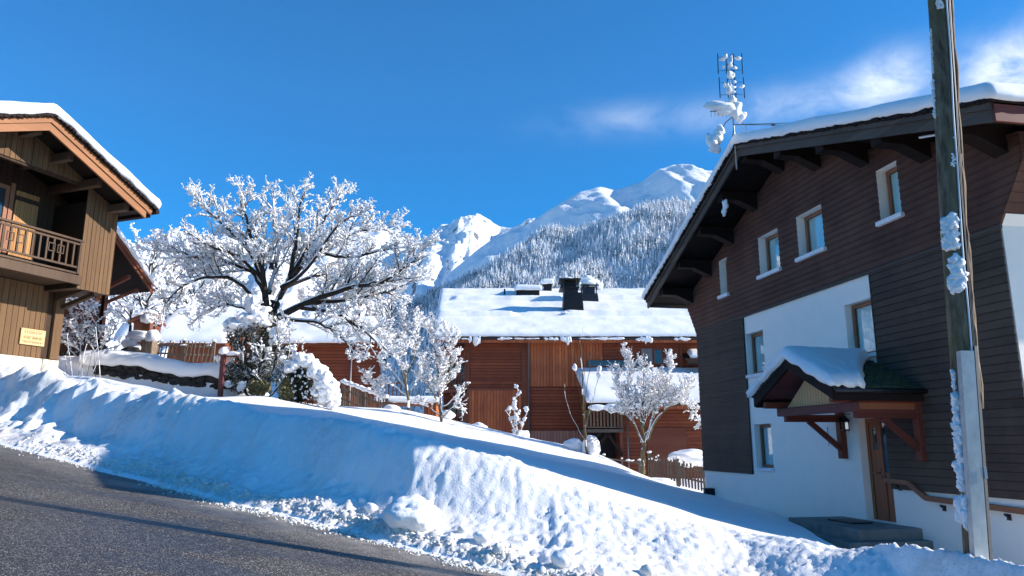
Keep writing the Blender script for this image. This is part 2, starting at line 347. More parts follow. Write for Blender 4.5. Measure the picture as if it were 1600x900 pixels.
def make_ground():
    xs=np.concatenate([[-6000,-3000,-1200,-500,-250,-120,-70,-45],np.linspace(-34,-17,35),np.arange(-16.6,8.0,.038),np.linspace(8.3,16,24),[18,21,26,33,45,70,120,250,500,1200,3000,6000]])
    ys=np.concatenate([[-600,-200,-60,-25,-10,-3],np.linspace(0,4.5,10),np.arange(4.8,20.5,.038),np.arange(20.6,32,.14),np.linspace(32.5,60,40),[64,70,80,95,120,160,230,350,520,700,1000,1800,3200,6500]])
    X,Y=np.meshgrid(xs,ys,indexing='ij')
    Z,t,b,pit=ground_base(X,Y)
    # far: sink so the hills stand on it
    nx,ny=X.shape
    D=np.zeros_like(Z)
    e=np.interp(X,EX,EY); cc=np.interp(X,CX,CY)
    inn=(X>-17)&(X<8.2)&(Y>4.5)&(Y<20.6)
    for i in range(nx):
        for j in range(ny):
            if Y[i,j]<e[i,j]-.02: continue
            x=X[i,j]; y=Y[i,j]
            if inn[i,j] and b[i,j]<1:
                tt=t[i,j]; w=min(1,tt*2.2)*(1-b[i,j])
                v=Vector((x,y,0))
                a=N.noise(v*.8)*.10+N.noise(v*2.0+Vector((9,0,0)))*.045
                wv=v+Vector((N.noise(v*3),N.noise(v*3+Vector((5,5,0))),0))*.12
                lump=(.5-N.voronoi(wv*3.6)[0][0])*.13; l2=(.45-N.voronoi(wv*8.5)[0][0])*.075; l3=(.45-N.voronoi(wv*17.)[0][0])*.034
                def clod(sc,seed):
                    q=v*sc+Vector((N.noise(v*sc*.9),N.noise(v*sc*.9+Vector((4,4,0))),0))*.35+Vector((seed,seed,0)); dd,pp=N.voronoi(q); c=pp[0]; h=math.sin(c.x*12.9898+c.y*78.233)*43758.5453; h-=math.floor(h); tx=math.sin(c.x*31.7+c.y*11.3); ty=math.sin(c.x*17.1-c.y*23.9); return (h-.35)+(q-c).x*tx*.9+(q-c).y*ty*.9, min(1,(dd[1]-dd[0])*5)
                ca,ea=clod(2.3,1.3); cb_,eb=clod(5.2,8.1)
                fine=N.fractal(v*11,.7,2.,4)*.026
                foot=max(0,1-tt*1.9)
                left=1.0 if x<-9 else (0. if x>-6.5 else (-6.5-x)/2.5)
                clump=max(0,N.noise(v*1.3+Vector((3,7,0)))+.05)
                rough=max(0,min(1.15,.62+1.5*N.noise(v*.7+Vector((11,3,0)))))*(1-.75*max(0,min(1,(x+2)/3))*min(1,tt*1.3)); chunk=rough*(.14*ca*ea+.07*cb_*eb)*(1.15-.5*tt)
                rdg=math.exp(-((tt-.10)/.11)**2)*(1 if x>-5.2 else max(.25,1+(x+5.2)*.6))*(.55+.9*max(0,N.noise(v*1.1+Vector((1,2,3)))+.25))
                Z[i,j]+= w*(a+chunk+lump*(.09+.75*left*clump+.2*foot+.22*clump)+l2*(.07+.6*foot+.25*clump)+fine*(1.2-.5*left))
                Z[i,j]+= rdg*(.08+1.5*l2+2.2*l3+lump*.6)
                if left>0:
                    v3=N.voronoi(wv*1.5)[0][0]; Z[i,j]+=w*left*(.42-v3)*.42
                D[i,j]=min(1,max(0,1-tt*1.7)*.55+.42*(1-b[i,j])*max(0,.55+1.3*N.noise(v*.9))*(1 if tt<.96 else .3)+.2*min(1,rdg)+(.5 if tt<.04 else 0))
                if tt<.25: Z[i,j]+= .03*(1-tt/.25)
            elif Y[i,j]<60:
                v=Vector((x,y,0)); Z[i,j]+=N.noise(v*.35)*.09*(1-pit[i,j])+N.noise(v*1.3)*.02
    Z=np.where(Y>62,Z-0,Z)
    global GXS,GYS,GZS; GXS,GYS,GZS=xs,ys,Z
    idx=np.arange(nx*ny).reshape(nx,ny)
    V=np.stack([X,Y,Z],-1).reshape(-1,3)
    q=np.stack([idx[:-1,:-1],idx[1:,:-1],idx[1:,1:],idx[:-1,1:]],-1)
    xc=.5*(X[:-1,:-1]+X[1:,1:]); yc=.5*(Y[:-1,:-1]+Y[1:,1:])
    er=np.interp(xc,EX,EY); cr=np.interp(xc,CX,CY)
    road=yc<er-.12; bank=(~road)&(yc<cr+1.3); field=(~road)&(~bank)
    for nm,mask,mt,off in (('road',yc<er+.3,M['asphalt'],0),('snow_bank',bank|((yc<er)&(yc>er-.35)),M['snow_ground'],0),('snow_field',field,M['snow'],0)):
        Q=q[mask]; u,inv=np.unique(Q,return_inverse=True); VV=V[u].copy()
        if nm=='road':
            VV[:,2]=roadz(VV[:,0],VV[:,1])-.004
        elif nm=='snow_bank':
            ev=np.interp(VV[:,0],EX,EY); k=np.clip((ev-VV[:,1]+.0)/.3,0,1); VV[:,2]=VV[:,2]*1.0+np.where(VV[:,1]<ev+.001,.045*(1-k)-.03*k,0)
        o=npmesh(nm,VV,inv.reshape(Q.shape),mt); tag(o,kind='structure')
        at_=o.data.attributes.new('dirt','FLOAT','POINT')
        if nm=='road':
            ev=np.interp(VV[:,0],EX,EY); dd=ev-VV[:,1]; vals=np.clip(1-dd/1.5,0,1)**.8*np.where(VV[:,0]<-5,.6,1.)
        else: vals=D.reshape(-1)[u]
        at_.data.foreach_set('value',vals.astype(np.float32))
    return
make_ground()
def gz(x,y):
    i=min(max(int(np.searchsorted(GXS,x))-1,0),len(GXS)-2); j=min(max(int(np.searchsorted(GYS,y))-1,0),len(GYS)-2)
    a=(x-GXS[i])/(GXS[i+1]-GXS[i]); b=(y-GYS[j])/(GYS[j+1]-GYS[j])
    return float((GZS[i,j]*(1-a)+GZS[i+1,j]*a)*(1-b)+(GZS[i,j+1]*(1-a)+GZS[i+1,j+1]*a)*b)
def hit(px,py,y0=6.,y1=26.):
    y=y0
    while y<y1:
        p=at(px,py,y)
        if gz(p.x,p.y)>=p.z: return p
        y+=.03
    return at(px,py,y1)
# ---------------------------------------------------------------- lumps
def ico(sub):
    import bmesh
    bm=bmesh.new(); bmesh.ops.create_icosphere(bm,subdivisions=sub,radius=1)
    v=np.array([x.co[:] for x in bm.verts]); f=np.array([[x.index for x in q.verts] for q in bm.faces]); bm.free(); return v,f
ICO1=ico(1); ICO2=ico(2); ICO3=ico(3); ICO4=ico(4)
def lumps(name,items,m,parent=None,base=ICO2,amp=.25,seed=1,dirt=None):
    """items: (x,y,z,rx,ry,rz) -> one mesh of irregular lumps"""
    rs=np.random.RandomState(seed); bv,bf=base; n=len(items); it=np.array(items,float)
    A=rs.normal(size=(n,3,3)); k=rs.uniform(1.2,2.6,(n,3)); ph=rs.uniform(0,6,(n,3))
    out=np.zeros((n,len(bv),3))
    disp=np.ones((n,len(bv)))
    for a in range(3):
        dirs=A[:,a]/np.linalg.norm(A[:,a],axis=1,keepdims=True)
        disp+=amp*.45*np.sin((bv@dirs.T).T*k[:,a:a+1]*2+ph[:,a:a+1])
    disp+=rs.normal(size=disp.shape)*amp*.16
    out=bv[None]*disp[...,None]*it[:,None,3:6]+it[:,None,:3]
    Fc=(bf[None]+ (np.arange(n)*len(bv))[:,None,None]).reshape(-1,3)
    o=npmesh(name,out.reshape(-1,3),Fc,m,parent)
    if dirt is not None:
        a_=o.data.attributes.new('dirt','FLOAT','POINT'); a_.data.foreach_set('value',np.full(n*len(bv),dirt,dtype=np.float32))
    return o
def noisy_blob(name,c,r,m,parent=None,sub=ICO3,amp=.22,freq=1.6,seed=0,flat=0,fine=.05,local=False):
    bv,bf=sub; V=[]
    for p in bv:
        v=Vector(p); q=v*freq+Vector((seed*3.1,seed*1.7,0))
        k=1+amp*N.noise(q)*1.6+fine*N.noise(q*4)*1.5
        V.append((c[0]+p[0]*k*r[0],c[1]+p[1]*k*r[1],c[2]+max(p[2]*k,-1+flat)*r[2]))
    return npmesh(name,V,bf,m,parent)
R=random.Random(7)
# slushy crumbs along the road edge
items=[]
def edge_y(x): return float(np.interp(x,EX,EY))
def dens(x):
    return 1 if x>-5.6 else .38
for i in range(15000):
    x=R.uniform(-9.5,3.6)
    if R.random()>dens(x): continue
    u=R.gauss(0,.17); y=edge_y(x)-.02+u*1.25+(.10 if x<-5 else 0)+.12*N.noise(Vector((x*.9,3,1)))
    cl=N.noise(Vector((x*1.6,y*1.6,4)))
    if cl<-.08 and R.random()<.8: continue
    s=min(.07,.009+abs(R.gauss(0,.013))+(.035 if R.random()<.012 else 0))*(1.0 if u>-.16 else .5)
    rg=max(0,1-abs((y-edge_y(x))-.2)/.35)*(1 if x>-5.2 else .3)
    z=gz(x,y)-s*.05
    items.append((x,y,z,s*R.uniform(.8,1.5),s*R.uniform(.8,1.4),s*R.uniform(.6,1.2)))
o=lumps('slush_crumbs',items,M['slush'],None,ICO1,.55,3,.12); tag(o,'loose crumbs of brownish slush strewn along the road edge','slush',kind='stuff')
def chunk(name,px,py,Y,r,label,seed,group=None,m='snow',amp=.2,sink=.3):
    p=hit(px,py); o=noisy_blob(name,(0,0,r[2]*.6),r,M[m],None,ICO4 if r[0]>.2 else ICO3,amp,1.05,seed,fine=.12); o.location=(p.x,p.y,p.z)
    a_=o.data.attributes.new('dirt','FLOAT','POINT'); a_.data.foreach_set('value',np.full(len(o.data.vertices),.12,dtype=np.float32))
    tag(o,label,'snow block' if r[0]>.2 else 'snow lump',group); return o
chunk('snow_block',642,824,9.25,(.34,.30,.25),'big rounded block of packed snow lying at the road edge, largest of the loose blocks',3)
G1='loose lumps of snow along the road edge'
for px,py,Y,s,l in [(579,800,9.9,.085,'small snow lump just left of the big round snow block'),(566,785,10.2,.05,'tiny snow lump standing upright left of the big snow block'),(722,832,9.1,.06,'white lump behind the slush just right of the big snow block'),
    (753,848,8.9,.10,'upright snow lump with a rounded head right of the big snow block'),(779,862,8.75,.07,'middle-sized slush lump below and right of the rounded upright lump'),
    (880,886,8.35,.14,'large tilted snow lump near the bottom edge of the photo'),(912,893,8.2,.06,'small snow lump right of the large tilted lump'),
    (940,897,8.0,.07,'pointed snow lump second from the right at the bottom edge'),(1010,899,7.7,.085,'dirty white lump furthest right at the bottom edge of the photo'),
    (338,765,11.7,.05,'small dirty lump furthest left in the slush row')]:
    o=chunk('snow_lump',px,py,Y,(s,s*.85,s*.9),l,int(px),G1,'slush' if 'slush' in l or 'dirty' in l else 'snow'); 
# ---------------------------------------------------------------- generic snow slab on a sloping roof
def snow_slab(name,P,lu,lv,thick,res,m,parent,rnd=.2,amp=.02,ragged=.05,seed=0,upv=(0,0,1),hang=.05,fn=None):
    """P(u,v)->Vector point on roof, u in 0..lu, v in 0..lv"""
    nu=max(2,int(lu/res)); nv=max(2,int(lv/res)); V=[]; Fc=[]; up=Vector(upv)
    us=[lu*i/nu for i in range(nu+1)]; vs=[lv*j/nv for j in range(nv+1)]
    def ext(a,l): # cluster toward edges
        return a
    idx={}
    for i,u in enumerate(us):
        for j,v in enumerate(vs):
            p=P(u,v)
            dd=min(u,lu-u,v,lv-v); e=min(1,dd/rnd+.0)
            k=math.sqrt(max(0,1-(1-e)**2)); 
            t=thick*(.72+.28*k)+N.noise(Vector((u*.8+seed,v*.8,seed)))*amp*2+N.noise(Vector((u*4+seed,v*4,seed)))*amp*.5
            if fn: t*=fn(u,v)
            idx[i,j]=len(V); V.append(tuple(p+up*max(t,.01)))
    for i in range(nu):
        for j in range(nv): Fc.append((idx[i,j],idx[i+1,j],idx[i+1,j+1],idx[i,j+1]))
    # skirt: bulge then tuck down
    ring=[(i,0) for i in range(nu+1)]+[(nu,j) for j in range(1,nv+1)]+[(i,nv) for i in range(nu-1,-1,-1)]+[(0,j) for j in range(nv-1,0,-1)]
    prev=[idx[r] for r in ring]; cen=P(lu/2,lv/2)
    for fz,fo in ((.62,.55),(.3,.7),(0.02,.35),(-.04,-.6)):
        cur=[]
        for (i,j) in ring:
            u,v=us[i],vs[j]; p=P(u,v)
            du=(-1 if i==0 else (1 if i==nu else 0)); dv=(-1 if j==0 else (1 if j==nv else 0))
            ou=(P(min(lu,u+.01),v)-P(max(0,u-.01),v)); ov=(P(u,min(lv,v+.01))-P(u,max(0,v-.01)))
            ou=ou.normalized()*du if ou.length>0 else Vector(); ov=ov.normalized()*dv if ov.length>0 else Vector()
            o_=(ou+ov)
            if o_.length>0: o_.normalize()
            rg=N.noise(Vector((u*3.1+seed,v*3.1,fz*2)))*ragged
            tt=V[idx[i,j]][2]-p.z
            q=p+up*(tt*fz)+o_*(hang*fo*1.4+rg*.6)
            if fz<=.05: q+=up*(N.noise(Vector((u*2.3+seed,v*2.3,9)))*ragged*1.1-.3*ragged)
            cur.append(len(V)); V.append(tuple(q))
        n=len(ring)
        for k in range(n): Fc.append((prev[k],cur[k],cur[(k+1)%n],prev[(k+1)%n]))
        prev=cur
    me=bpy.data.meshes.new(name); me.from_pydata(V,[],Fc); me.update()
    import bmesh
    bm=bmesh.new(); bm.from_mesh(me); bmesh.ops.recalc_face_normals(bm,faces=bm.faces); bm.to_mesh(me); bm.free()
    me.polygons.foreach_set('use_smooth',[True]*len(me.polygons)); me.materials.append(m)
    o=bpy.data.objects.new(name,me); COL.objects.link(o); o.parent=parent; return o
# ---------------------------------------------------------------- siding with openings
def siding(mb,zlist_fn,z0,z1,pitch,openings,y=0.,lap=.018):
    """horizontal lap boards; zlist_fn(z)->(x0,x1); openings: (x0,x1,z0,z1)"""
    z=z0; rows=[]
    while z<z1-1e-4:
        zt=min(z+pitch,z1); cuts=sorted({z,zt}|{c for o in openings for c in (o[2],o[3]) if z<c<zt})
        for a,b in zip(cuts[:-1],cuts[1:]):
            mid=(a+b)/2
            xa0,xa1=zlist_fn(a); xb0,xb1=zlist_fn(b)
            if max(xa1-xa0,xb1-xb0)<.05: continue
            ivs=[]; blocks=sorted((o[0],o[1]) for o in openings if o[2]<mid<o[3])
            # trapezoid pieces between blocks
            L0,L1=xa0,xb0
            pieces=[]
            for bx0,bx1 in blocks:
                pieces.append((L0,L1,bx0,bx0)); L0=L1=bx1
            pieces.append((L0,L1,xa1,xb1))
            ya=y-lap*(1-(a-z)/pitch)-.002; yb=y-lap*(1-(b-z)/pitch)-.002
            for p0,p1,q0,q1 in pieces:
                if q0-p0<.01 and q1-p1<.01: continue
                mb.face([(p0,ya,a),(q0,ya,a),(q1,yb,b),(p1,yb,b)])
                if a==z: mb.face([(p0,y+.004,a),(q0,y+.004,a),(q0,ya,a),(p0,ya,a)])
        z=zt
def holed(mb,x0,x1,z0,z1,openings,y,depth=None):
    xs=sorted({x0,x1}|{c for o in openings for c in o[:2] if x0<c<x1}); zs=sorted({z0,z1}|{c for o in openings for c in o[2:] if z0<c<z1})
    for a,b in zip(xs[:-1],xs[1:]):
        for c,d in zip(zs[:-1],zs[1:]):
            mx,mz=(a+b)/2,(c+d)/2
            if any(o[0]<mx<o[1] and o[2]<mz<o[3] for o in openings): continue
            mb.face([(a,y,c),(b,y,c),(b,y,d),(a,y,d)])
def reveal(mb,o,y0,y1):
    x0,x1,z0,z1=o
    mb.face([(x0,y0,z0),(x0,y1,z0),(x0,y1,z1),(x0,y0,z1)]); mb.face([(x1,y0,z0),(x1,y0,z1),(x1,y1,z1),(x1,y1,z0)])
    mb.face([(x0,y0,z0),(x1,y0,z0),(x1,y1,z0),(x0,y1,z0)]); mb.face([(x0,y0,z1),(x0,y1,z1),(x1,y1,z1),(x1,y0,z1)])
def window(parent,o,y,fr='frame_wood',sill=None,muntin=False,curtain=True,w=.075,label=None):
    """frame > pane, curtain, sill ; glass at depth y"""
    x0,x1,z0,z1=o; f=MB()
    for a in ((x0,x0+w,z0,z1),(x1-w,x1,z0,z1),(x0+w,x1-w,z0,z0+w),(x0+w,x1-w,z1-w,z1)): f.box(a[0],a[1],y-.03,y+.04,a[2],a[3])
    if muntin: xm=(x0+x1)/2; f.box(xm-.04,xm+.04,y-.028,y+.038,z0+w,z1-w)
    wf=f.build('window',M[fr],parent,bevel=.006)
    MB().box(x0+w,x1-w,y+.0,y+.012,z0+w,z1-w).build('pane',M['pane'] if curtain else M['glass'],wf)
    if curtain:
        c=MB(); n=28; pts=[]
        for i in range(n+1):
            x=x0+w*.5+(x1-x0-w)*i/n; pts.append((x,y+.045+.014*math.sin(i*1.9)+.006*math.sin(i*5.1)))
        for (xa,ya),(xb,yb) in zip(pts[:-1],pts[1:]): c.face([(xa,ya,z0),(xb,yb,z0),(xb,yb,z1),(xa,ya,z1)])
        c.build('curtain',M['curtain'],wf,smooth=True)
    if sill: MB().box(x0-.07,x1+.07,-.075,y-.032,z0-.085,z0+.004).build('sill',M[sill],wf,bevel=.008)
    return wf
# ================================================================ RIGHT HOUSE
def right_house():
    t=empty('apartment_chalet',(6.139,24.45,0),math.atan2(-.984,.177),'big dark timber and white gabled house with a tiled porch on the right','house')
    SL,SR,EZ=(-1.2,4.93),(13.85,5.13),None; RX,RZ=5.9,7.72
    def rooftop(x): return SL[1]+(RZ-SL[1])*(x-SL[0])/(RX-SL[0]) if x<RX else RZ+(SR[1]-RZ)*(x-RX)/(SR[0]-RX)
    win_up=[(1.97,2.5,4.47,5.59),(4.43,5.49,4.55,5.65),(6.39,7.5,4.57,5.66),(9.53,10.62,4.6,5.73)]
    win_up[3]=(9.53,10.18,4.58,5.72)
    win_lo=[(3.27,4.24,1.92,3.11),(7.94,8.9,1.9,3.1),(3.4,4.32,-.62,.56)]
    door=(8.03,8.97,-1.55,.56)
    ZL=3.66
    hide=.30
    def xr(z):   # profile incl. roof
        if z<=ZL: return (0,12.45)
        k=min(1,(z-ZL)/.95); x0,x1=-.62*k,12.45+.62*k
        zz=z+hide
        a=SL[0]+(zz-SL[1])/(RZ-SL[1])*(RX-SL[0]); b=RX+(zz-RZ)/(SR[1]-RZ)*(SR[0]-RX)
        x0=max(x0,a); x1=min(x1,b)
        if x0>x1: x0=x1=(x0+x1)/2
        return (x0,x1)
    up=MB(); siding(up,xr,ZL+.02,RZ-hide,.148,win_up,-.05); 
    up.face([(0,-.07,ZL+.02),(12.45,-.07,ZL+.02),(12.45,.02,ZL+.02),(0,.02,ZL+.02)])
    w1=up.build('upper_cladding',M['siding_brown'],t)
    tr=MB(); tr.box(-.01,12.46,-.062,.0,ZL-.05,ZL+.018); tr.build('ledge_board',M['fascia_grey'],t,bevel=.005)
    lo=MB(); siding(lo,lambda z:(0,3.2),-.79,ZL-.05,.148,[],-.03)
    lo2=MB(); siding(lo2,lambda z:(8.97,12.45),-.87,ZL-.05,.148,[],-.03)
    lo.box(3.2,3.225,-.055,0,-.79,ZL-.05); lo2.box(8.945,8.97,-.055,0,.56,ZL-.05); lo2.build('porch_side_cladding',M['siding_grey'],t)
    lo.build('lower_cladding',M['siding_grey'],t)
    wh=MB(); ops=win_lo+[door]
    holed(wh,0,12.45,-3.6,ZL,ops,0.0)
    for o in ops: reveal(wh,o,0,.235)
    for o in win_up: reveal(wh,o,-.055,.235)
    # ends of the wall and the body behind
    body=[(0,-3.6),(12.45,-3.6),(12.45,ZL)]
    zz=ZL+.95
    body+=[(13.07,zz),(13.07,xr_z(13.07,RX,RZ,SR)-hide),(RX,RZ-hide),(-.62,xr_zl(-.62,RX,RZ,SL)-hide),(-.62,zz),(0,ZL)]
    k=len(body)
    for i in range(k):
        a=body[i]; b=body[(i+1)%k]; wh.face([(a[0],0.001,a[1]),(b[0],.001,b[1]),(b[0],.5,b[1]),(a[0],.5,a[1])])
    wh.prism(body,.45,10.2)
    wh.build('wall',M['plaster'],t)
    # dark upper side cladding above the white end wall, toward the road side
    sc=MB(); sc.prism([(12.46,ZL+.02),(13.085,zz),(13.085,5.1),(12.46,5.2)],-.05,10.2); sc.build('side_cladding',M['siding_brown'],t)
    for i,o in enumerate(win_up):
        window(t,(o[0]+.02,o[1]-.02,o[2]+.02,o[3]-.02),.19,sill=None)
    for ch in [c for c in t.children if c.name.startswith('window')]:
        vs=[v.co for v in ch.data.vertices]; x0=min(v.x for v in vs); x1=max(v.x for v in vs); z0=min(v.z for v in vs)
        MB().box(x0-.09,x1+.09,-.15,.15,z0-.10,z0-.0).build('sill',M['white_paint'],ch,bevel=.012)
    for o in win_lo:
        wd=window(t,(o[0]+.02,o[1]-.02,o[2]+.02,o[3]-.02),.19)
        MB().box(o[0]-.04,o[1]+.04,-.07,.15,o[2]-.07,o[2]+.02).build('sill',M['white_paint'],wd,bevel=.012)
    # door
    x0,x1,z0,z1=door
    d=MB(); d.box(x0,x0+.09,.17,.235,z0,z1); d.box(x0+.09,x1,.17,.235,z1-.08,z1); d.box(x0+.42,x0+.49,.165,.235,z0,z1-.08); d.box(x0+.09,x0+.42,.19,.225,z0,z1-.08)
    d.box(x0+.49,x1,.19,.225,z0,-.62); d.box(x0+.49,x1,.17,.235,-.62,-.56)
    dd=d.build('door',M['door_wood'],t,bevel=.006)
    MB().box(x0+.49,x1,.195,.21,-.56,z1-.08).build('side_light',M['glass'],dd)
    MB().box(x0+.2,x0+.31,.183,.192,-.1,.36).build('pane',M['glass'],dd)
    h=MB(); h.tube([(x0+.38,.19,-.58),(x0+.38,.12,-.58),(x0+.30,.12,-.58)],.012,6); h.box(x0+.36,x0+.4,.183,.191,-.72,-.48); h.build('handle',M['dark_metal'],dd)
    MB().box(x0+.1,x0+.42,.165,.19,-.62,-.56).build('cross_rail',M['door_wood'],dd)
    # stair handrail running to the road side
    r=MB(); pts=[(8.85,-.09,-.70),(9.55,-.09,-.72),(10.0,-.09,-.98),(12.45,-.09,-1.05)]
    for a,b in zip(pts[:-1],pts[1:]): r.bar(a,b,.07,.10)
    hr=r.build('handrail',M['frame_wood'],t,bevel=.01)
    b=MB()
    for x,z in ((9.2,-.79),(10.35,-1.09),(11.8,-1.12)): b.bar((x,-.09,z),(x,0.0,z-.06),.03); b.box(x-.04,x+.04,-.02,.0,z-.1,z)
    b.build('rail_bracket',M['dark_metal'],hr)
    # doorstep and steps
    s=MB(); s.box(7.2,9.7,-1.35,0,-2.6,-1.56); s.box(7.0,9.95,-1.75,-.0,-2.6,-1.76); s.box(6.8,10.2,-2.1,-.0,-2.6,-1.95)
    s.build('doorstep',M['concrete'],t,bevel=.015)
    # roof slabs
    Y0,Y1=-1.25,11.4
    def slab(dz0,dz1,y0=Y0,y1=Y1,a=SL[0],b=SR[0]):
        return [(a,rooftop(a)+dz0),(RX,RZ+dz0),(b,rooftop(b)+dz0),(b,rooftop(b)+dz1),(RX,RZ+dz1),(a,rooftop(a)+dz1)]
    mb=MB(); q=slab(-.16,-.06); 
    mb.prism([q[0],q[1],q[4],q[5]],Y0+.06,Y1); mb.prism([q[1],q[2],q[3],q[4]],Y0+.06,Y1)
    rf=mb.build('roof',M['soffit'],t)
    fb=MB(); q=slab(-.30,-.10); fb.prism([q[0],q[1],q[4],q[5]],Y0-.0,Y0+.05); fb.prism([q[1],q[2],q[3],q[4]],Y0-.0,Y0+.05)
    q=slab(-.098,.015); fb.prism([q[0],q[1],q[4],q[5]],Y0-.06,Y0+.05); fb.prism([q[1],q[2],q[3],q[4]],Y0-.06,Y0+.05)
    fb.box(SL[0]-.03,SL[0]+.02,Y0,Y1,SL[1]-.26,SL[1]+.0)
    fb.build('fascia',M['fascia_grey'],rf)
    ge=MB(); ge.box(SR[0]-.02,SR[0]+.035,Y0,Y1,SR[1]-.30,SR[1]-.02); ge.build('eave_board',M['red_wood'],rf)
    tl=MB(); q=slab(.017,.075,a=SL[0]-.05,b=SR[0]+.06); 
    for yy in range(0,60):
        pass
    tl.prism([q[0],q[1],q[4],q[5]],Y0-.09,Y1); tl.prism([q[1],q[2],q[3],q[4]],Y0-.09,Y1)
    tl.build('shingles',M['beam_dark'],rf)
    # ragged shingle butts along the verge
    rr=random.Random(3); sb=MB(); x=SL[0]
    while x<SR[0]:
        wd=rr.uniform(.05,.12); z=rooftop(x); sb.box(x,x+wd*.9,Y0-.09-rr.uniform(0,.05),Y0+.1,z+.0-rr.uniform(0,.03),z+.07); x+=wd
    sb.build('shingle_edge',M['beam_dark'],rf)
    # snow, one blanket over the ridge
    lA=math.hypot(RX-SL[0]+.1,RZ-SL[1]); lB=math.hypot(SR[0]-RX+.1,RZ-SR[1])
    def P(u,v):
        if u<lA: f=u/lA; return Vector((SL[0]-.1+(RX-SL[0]+.1)*f,Y0-.12+v,SL[1]+.05+(RZ-SL[1])*f))
        f=(u-lA)/lB; return Vector((RX+(SR[0]-RX+.1)*f,Y0-.12+v,RZ+.05+(SR[1]-RZ)*f))
    snow_slab('snow',P,lA+lB,Y1-Y0,.30,.11,M['snow_roof'],rf,rnd=.3,amp=.022,ragged=.04,hang=.05,seed=3.3)
    # purlins below the verge with cut ends, and ridge brace
    for i,x in enumerate((-.2,1.3,2.9,4.4,5.9,7.5,9.2,11.0,12.7)):
        p=MB(); z=rooftop(x)-.17
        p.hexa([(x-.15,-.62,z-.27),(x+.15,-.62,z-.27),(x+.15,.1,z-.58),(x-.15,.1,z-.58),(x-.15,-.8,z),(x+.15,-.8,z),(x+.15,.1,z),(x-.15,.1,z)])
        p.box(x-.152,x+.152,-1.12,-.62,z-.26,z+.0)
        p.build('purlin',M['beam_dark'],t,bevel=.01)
    MB().tube([(12.0,-1.0,rooftop(12.0)-.36),(12.9,-1.0,rooftop(12.9)-.33)],.022,8).build('strip_light',M['white_paint'],t)
    # porch canopy
    px0,px1,yo,ap=7.2,10.2,-1.95,8.7; ez,az=1.04,1.75
    p=MB(); 
    for s,(xa,xb) in ((0,(px0,ap)),(1,(px1,ap))):
        pr=[(xa,ez-.06),(xb,az-.06),(xb,az+.0),(xa,ez+.0)]; p.prism(pr if s==0 else pr[::-1],yo,-.02)
    cn=p.build('porch_canopy',M['red_dark'],t)
    vb=MB()
    for xa,xb in ((px0,ap),(px1,ap)):
        vb.hexa([(xa,yo-.03,ez-.2),(xb,yo-.03,az-.2),(xb,yo+.03,az-.2),(xa,yo+.03,ez-.2),(xa,yo-.03,ez+.01),(xb,yo-.03,az+.01),(xb,yo+.03,az+.01),(xa,yo+.03,ez+.01)])
    vb.box(px1-.05,px1-.01,yo,-.02,ez-.22,ez-.02); vb.box(px0+.01,px0+.05,yo,-.02,ez-.22,ez-.02)
    vb.build('verge_board',M['beam_dark'],cn)
    gt=MB().tube([(px1+.06,yo,ez-.03),(px1+.06,-.03,ez-.03)],.055,10); gt.build('gutter',M['dark_metal'],cn,True)
    ti=MB(); nr=14
    for s,(xa,xb) in ((0,(px0-.05,ap)),(1,(px1+.06,ap))):
        for k in range(nr):
            f0,f1=k/nr,(k+1)/nr+.01; x_0=xa+(xb-xa)*f0; x_1=xa+(xb-xa)*f1; z_0=ez+(az-ez)*f0; z_1=ez+(az-ez)*f1
            yy=yo-.05
            while yy<-.03:
                ww=rr.uniform(.12,.2); y2=min(yy+ww,-.02); j=rr.uniform(-.008,.008); l=.035+rr.uniform(0,.012)
                q=[(x_0+j,yy+.004,z_0+.005),(x_0+j,y2,z_0+.005),(x_1,y2,z_1+.005),(x_1,yy+.004,z_1+.005),(x_0+j,yy+.004,z_0+l),(x_0+j,y2,z_0+l),(x_1,y2,z_1+.012),(x_1,yy+.004,z_1+.012)]
                ti.hexa(q); yy+=ww
    ti.build('shingles',M['tiles'],cn)
    # gable infill, front beam, side beams
    MB().prism([(7.78,.80),(9.72,.80),(8.72,1.42),(8.66,1.42)],-1.50,-1.46).build('gable_boards',M['yellow_wood'],cn)
    bm=MB(); bm.box(7.42,10.18,-1.56,-1.42,.62,.795); fbm=bm.build('front_beam',M['red_dark'],cn,bevel=.015)
    for x in (7.45,9.95):
        sbm=MB(); sbm.box(x-.0,x+.13,-1.9,-.0,.79,.93); sbm.box(x,x+.13,-1.42,-.0,.50,.66); sbm.build('side_beam',M['red_wood'],cn,bevel=.012)
        ps=MB(); ps.box(x-.02,x+.14,-.15,0,-.3,.92); ps.build('wall_post',M['red_wood'],cn,bevel=.012)
        br=MB(); br.bar((x+.06,-.12,-.08),(x+.06,-.85,.52),.10,.11); br.build('brace',M['red_wood'],cn,bevel=.01)
    MB().box(9.952,10.06,-1.45,-.16,.66,.79).build('side_panel',M['door_wood'],cn)
    MB().bar((8.7,-1.6,az-.12),(8.7,-.02,az-.12),.12,.14).build('ridge_beam',M['red_wood'],cn)
    # snow on the canopy: covers the front half of the near slope, the whole far slope
    lA2=math.hypot(ap-px0+.1,az-ez); lB2=math.hypot(px1-ap+.1,az-ez)
    def P2(u,v):
        y=yo-.1+v
        if u<lA2: f=u/lA2; return Vector((px0-.1+(ap-px0+.1)*f,y,ez+.05+(az-ez)*f))
        f=(u-lA2)/lB2; sx=1.0
        # the near slope's snow has slid towards the verge corner
        yy=yo-.1+v*(1-.66*f**.8)
        return Vector((ap+(px1-ap+.08)*f,yy,az+.05+(ez-az)*f-.0))
    snow_slab('snow',P2,lA2+lB2,1.95,.22,.05,M['snow'],cn,rnd=.24,amp=.03,ragged=.07,hang=.06,seed=8.1)
    # lantern by the door
    lx,lz=7.78,.47
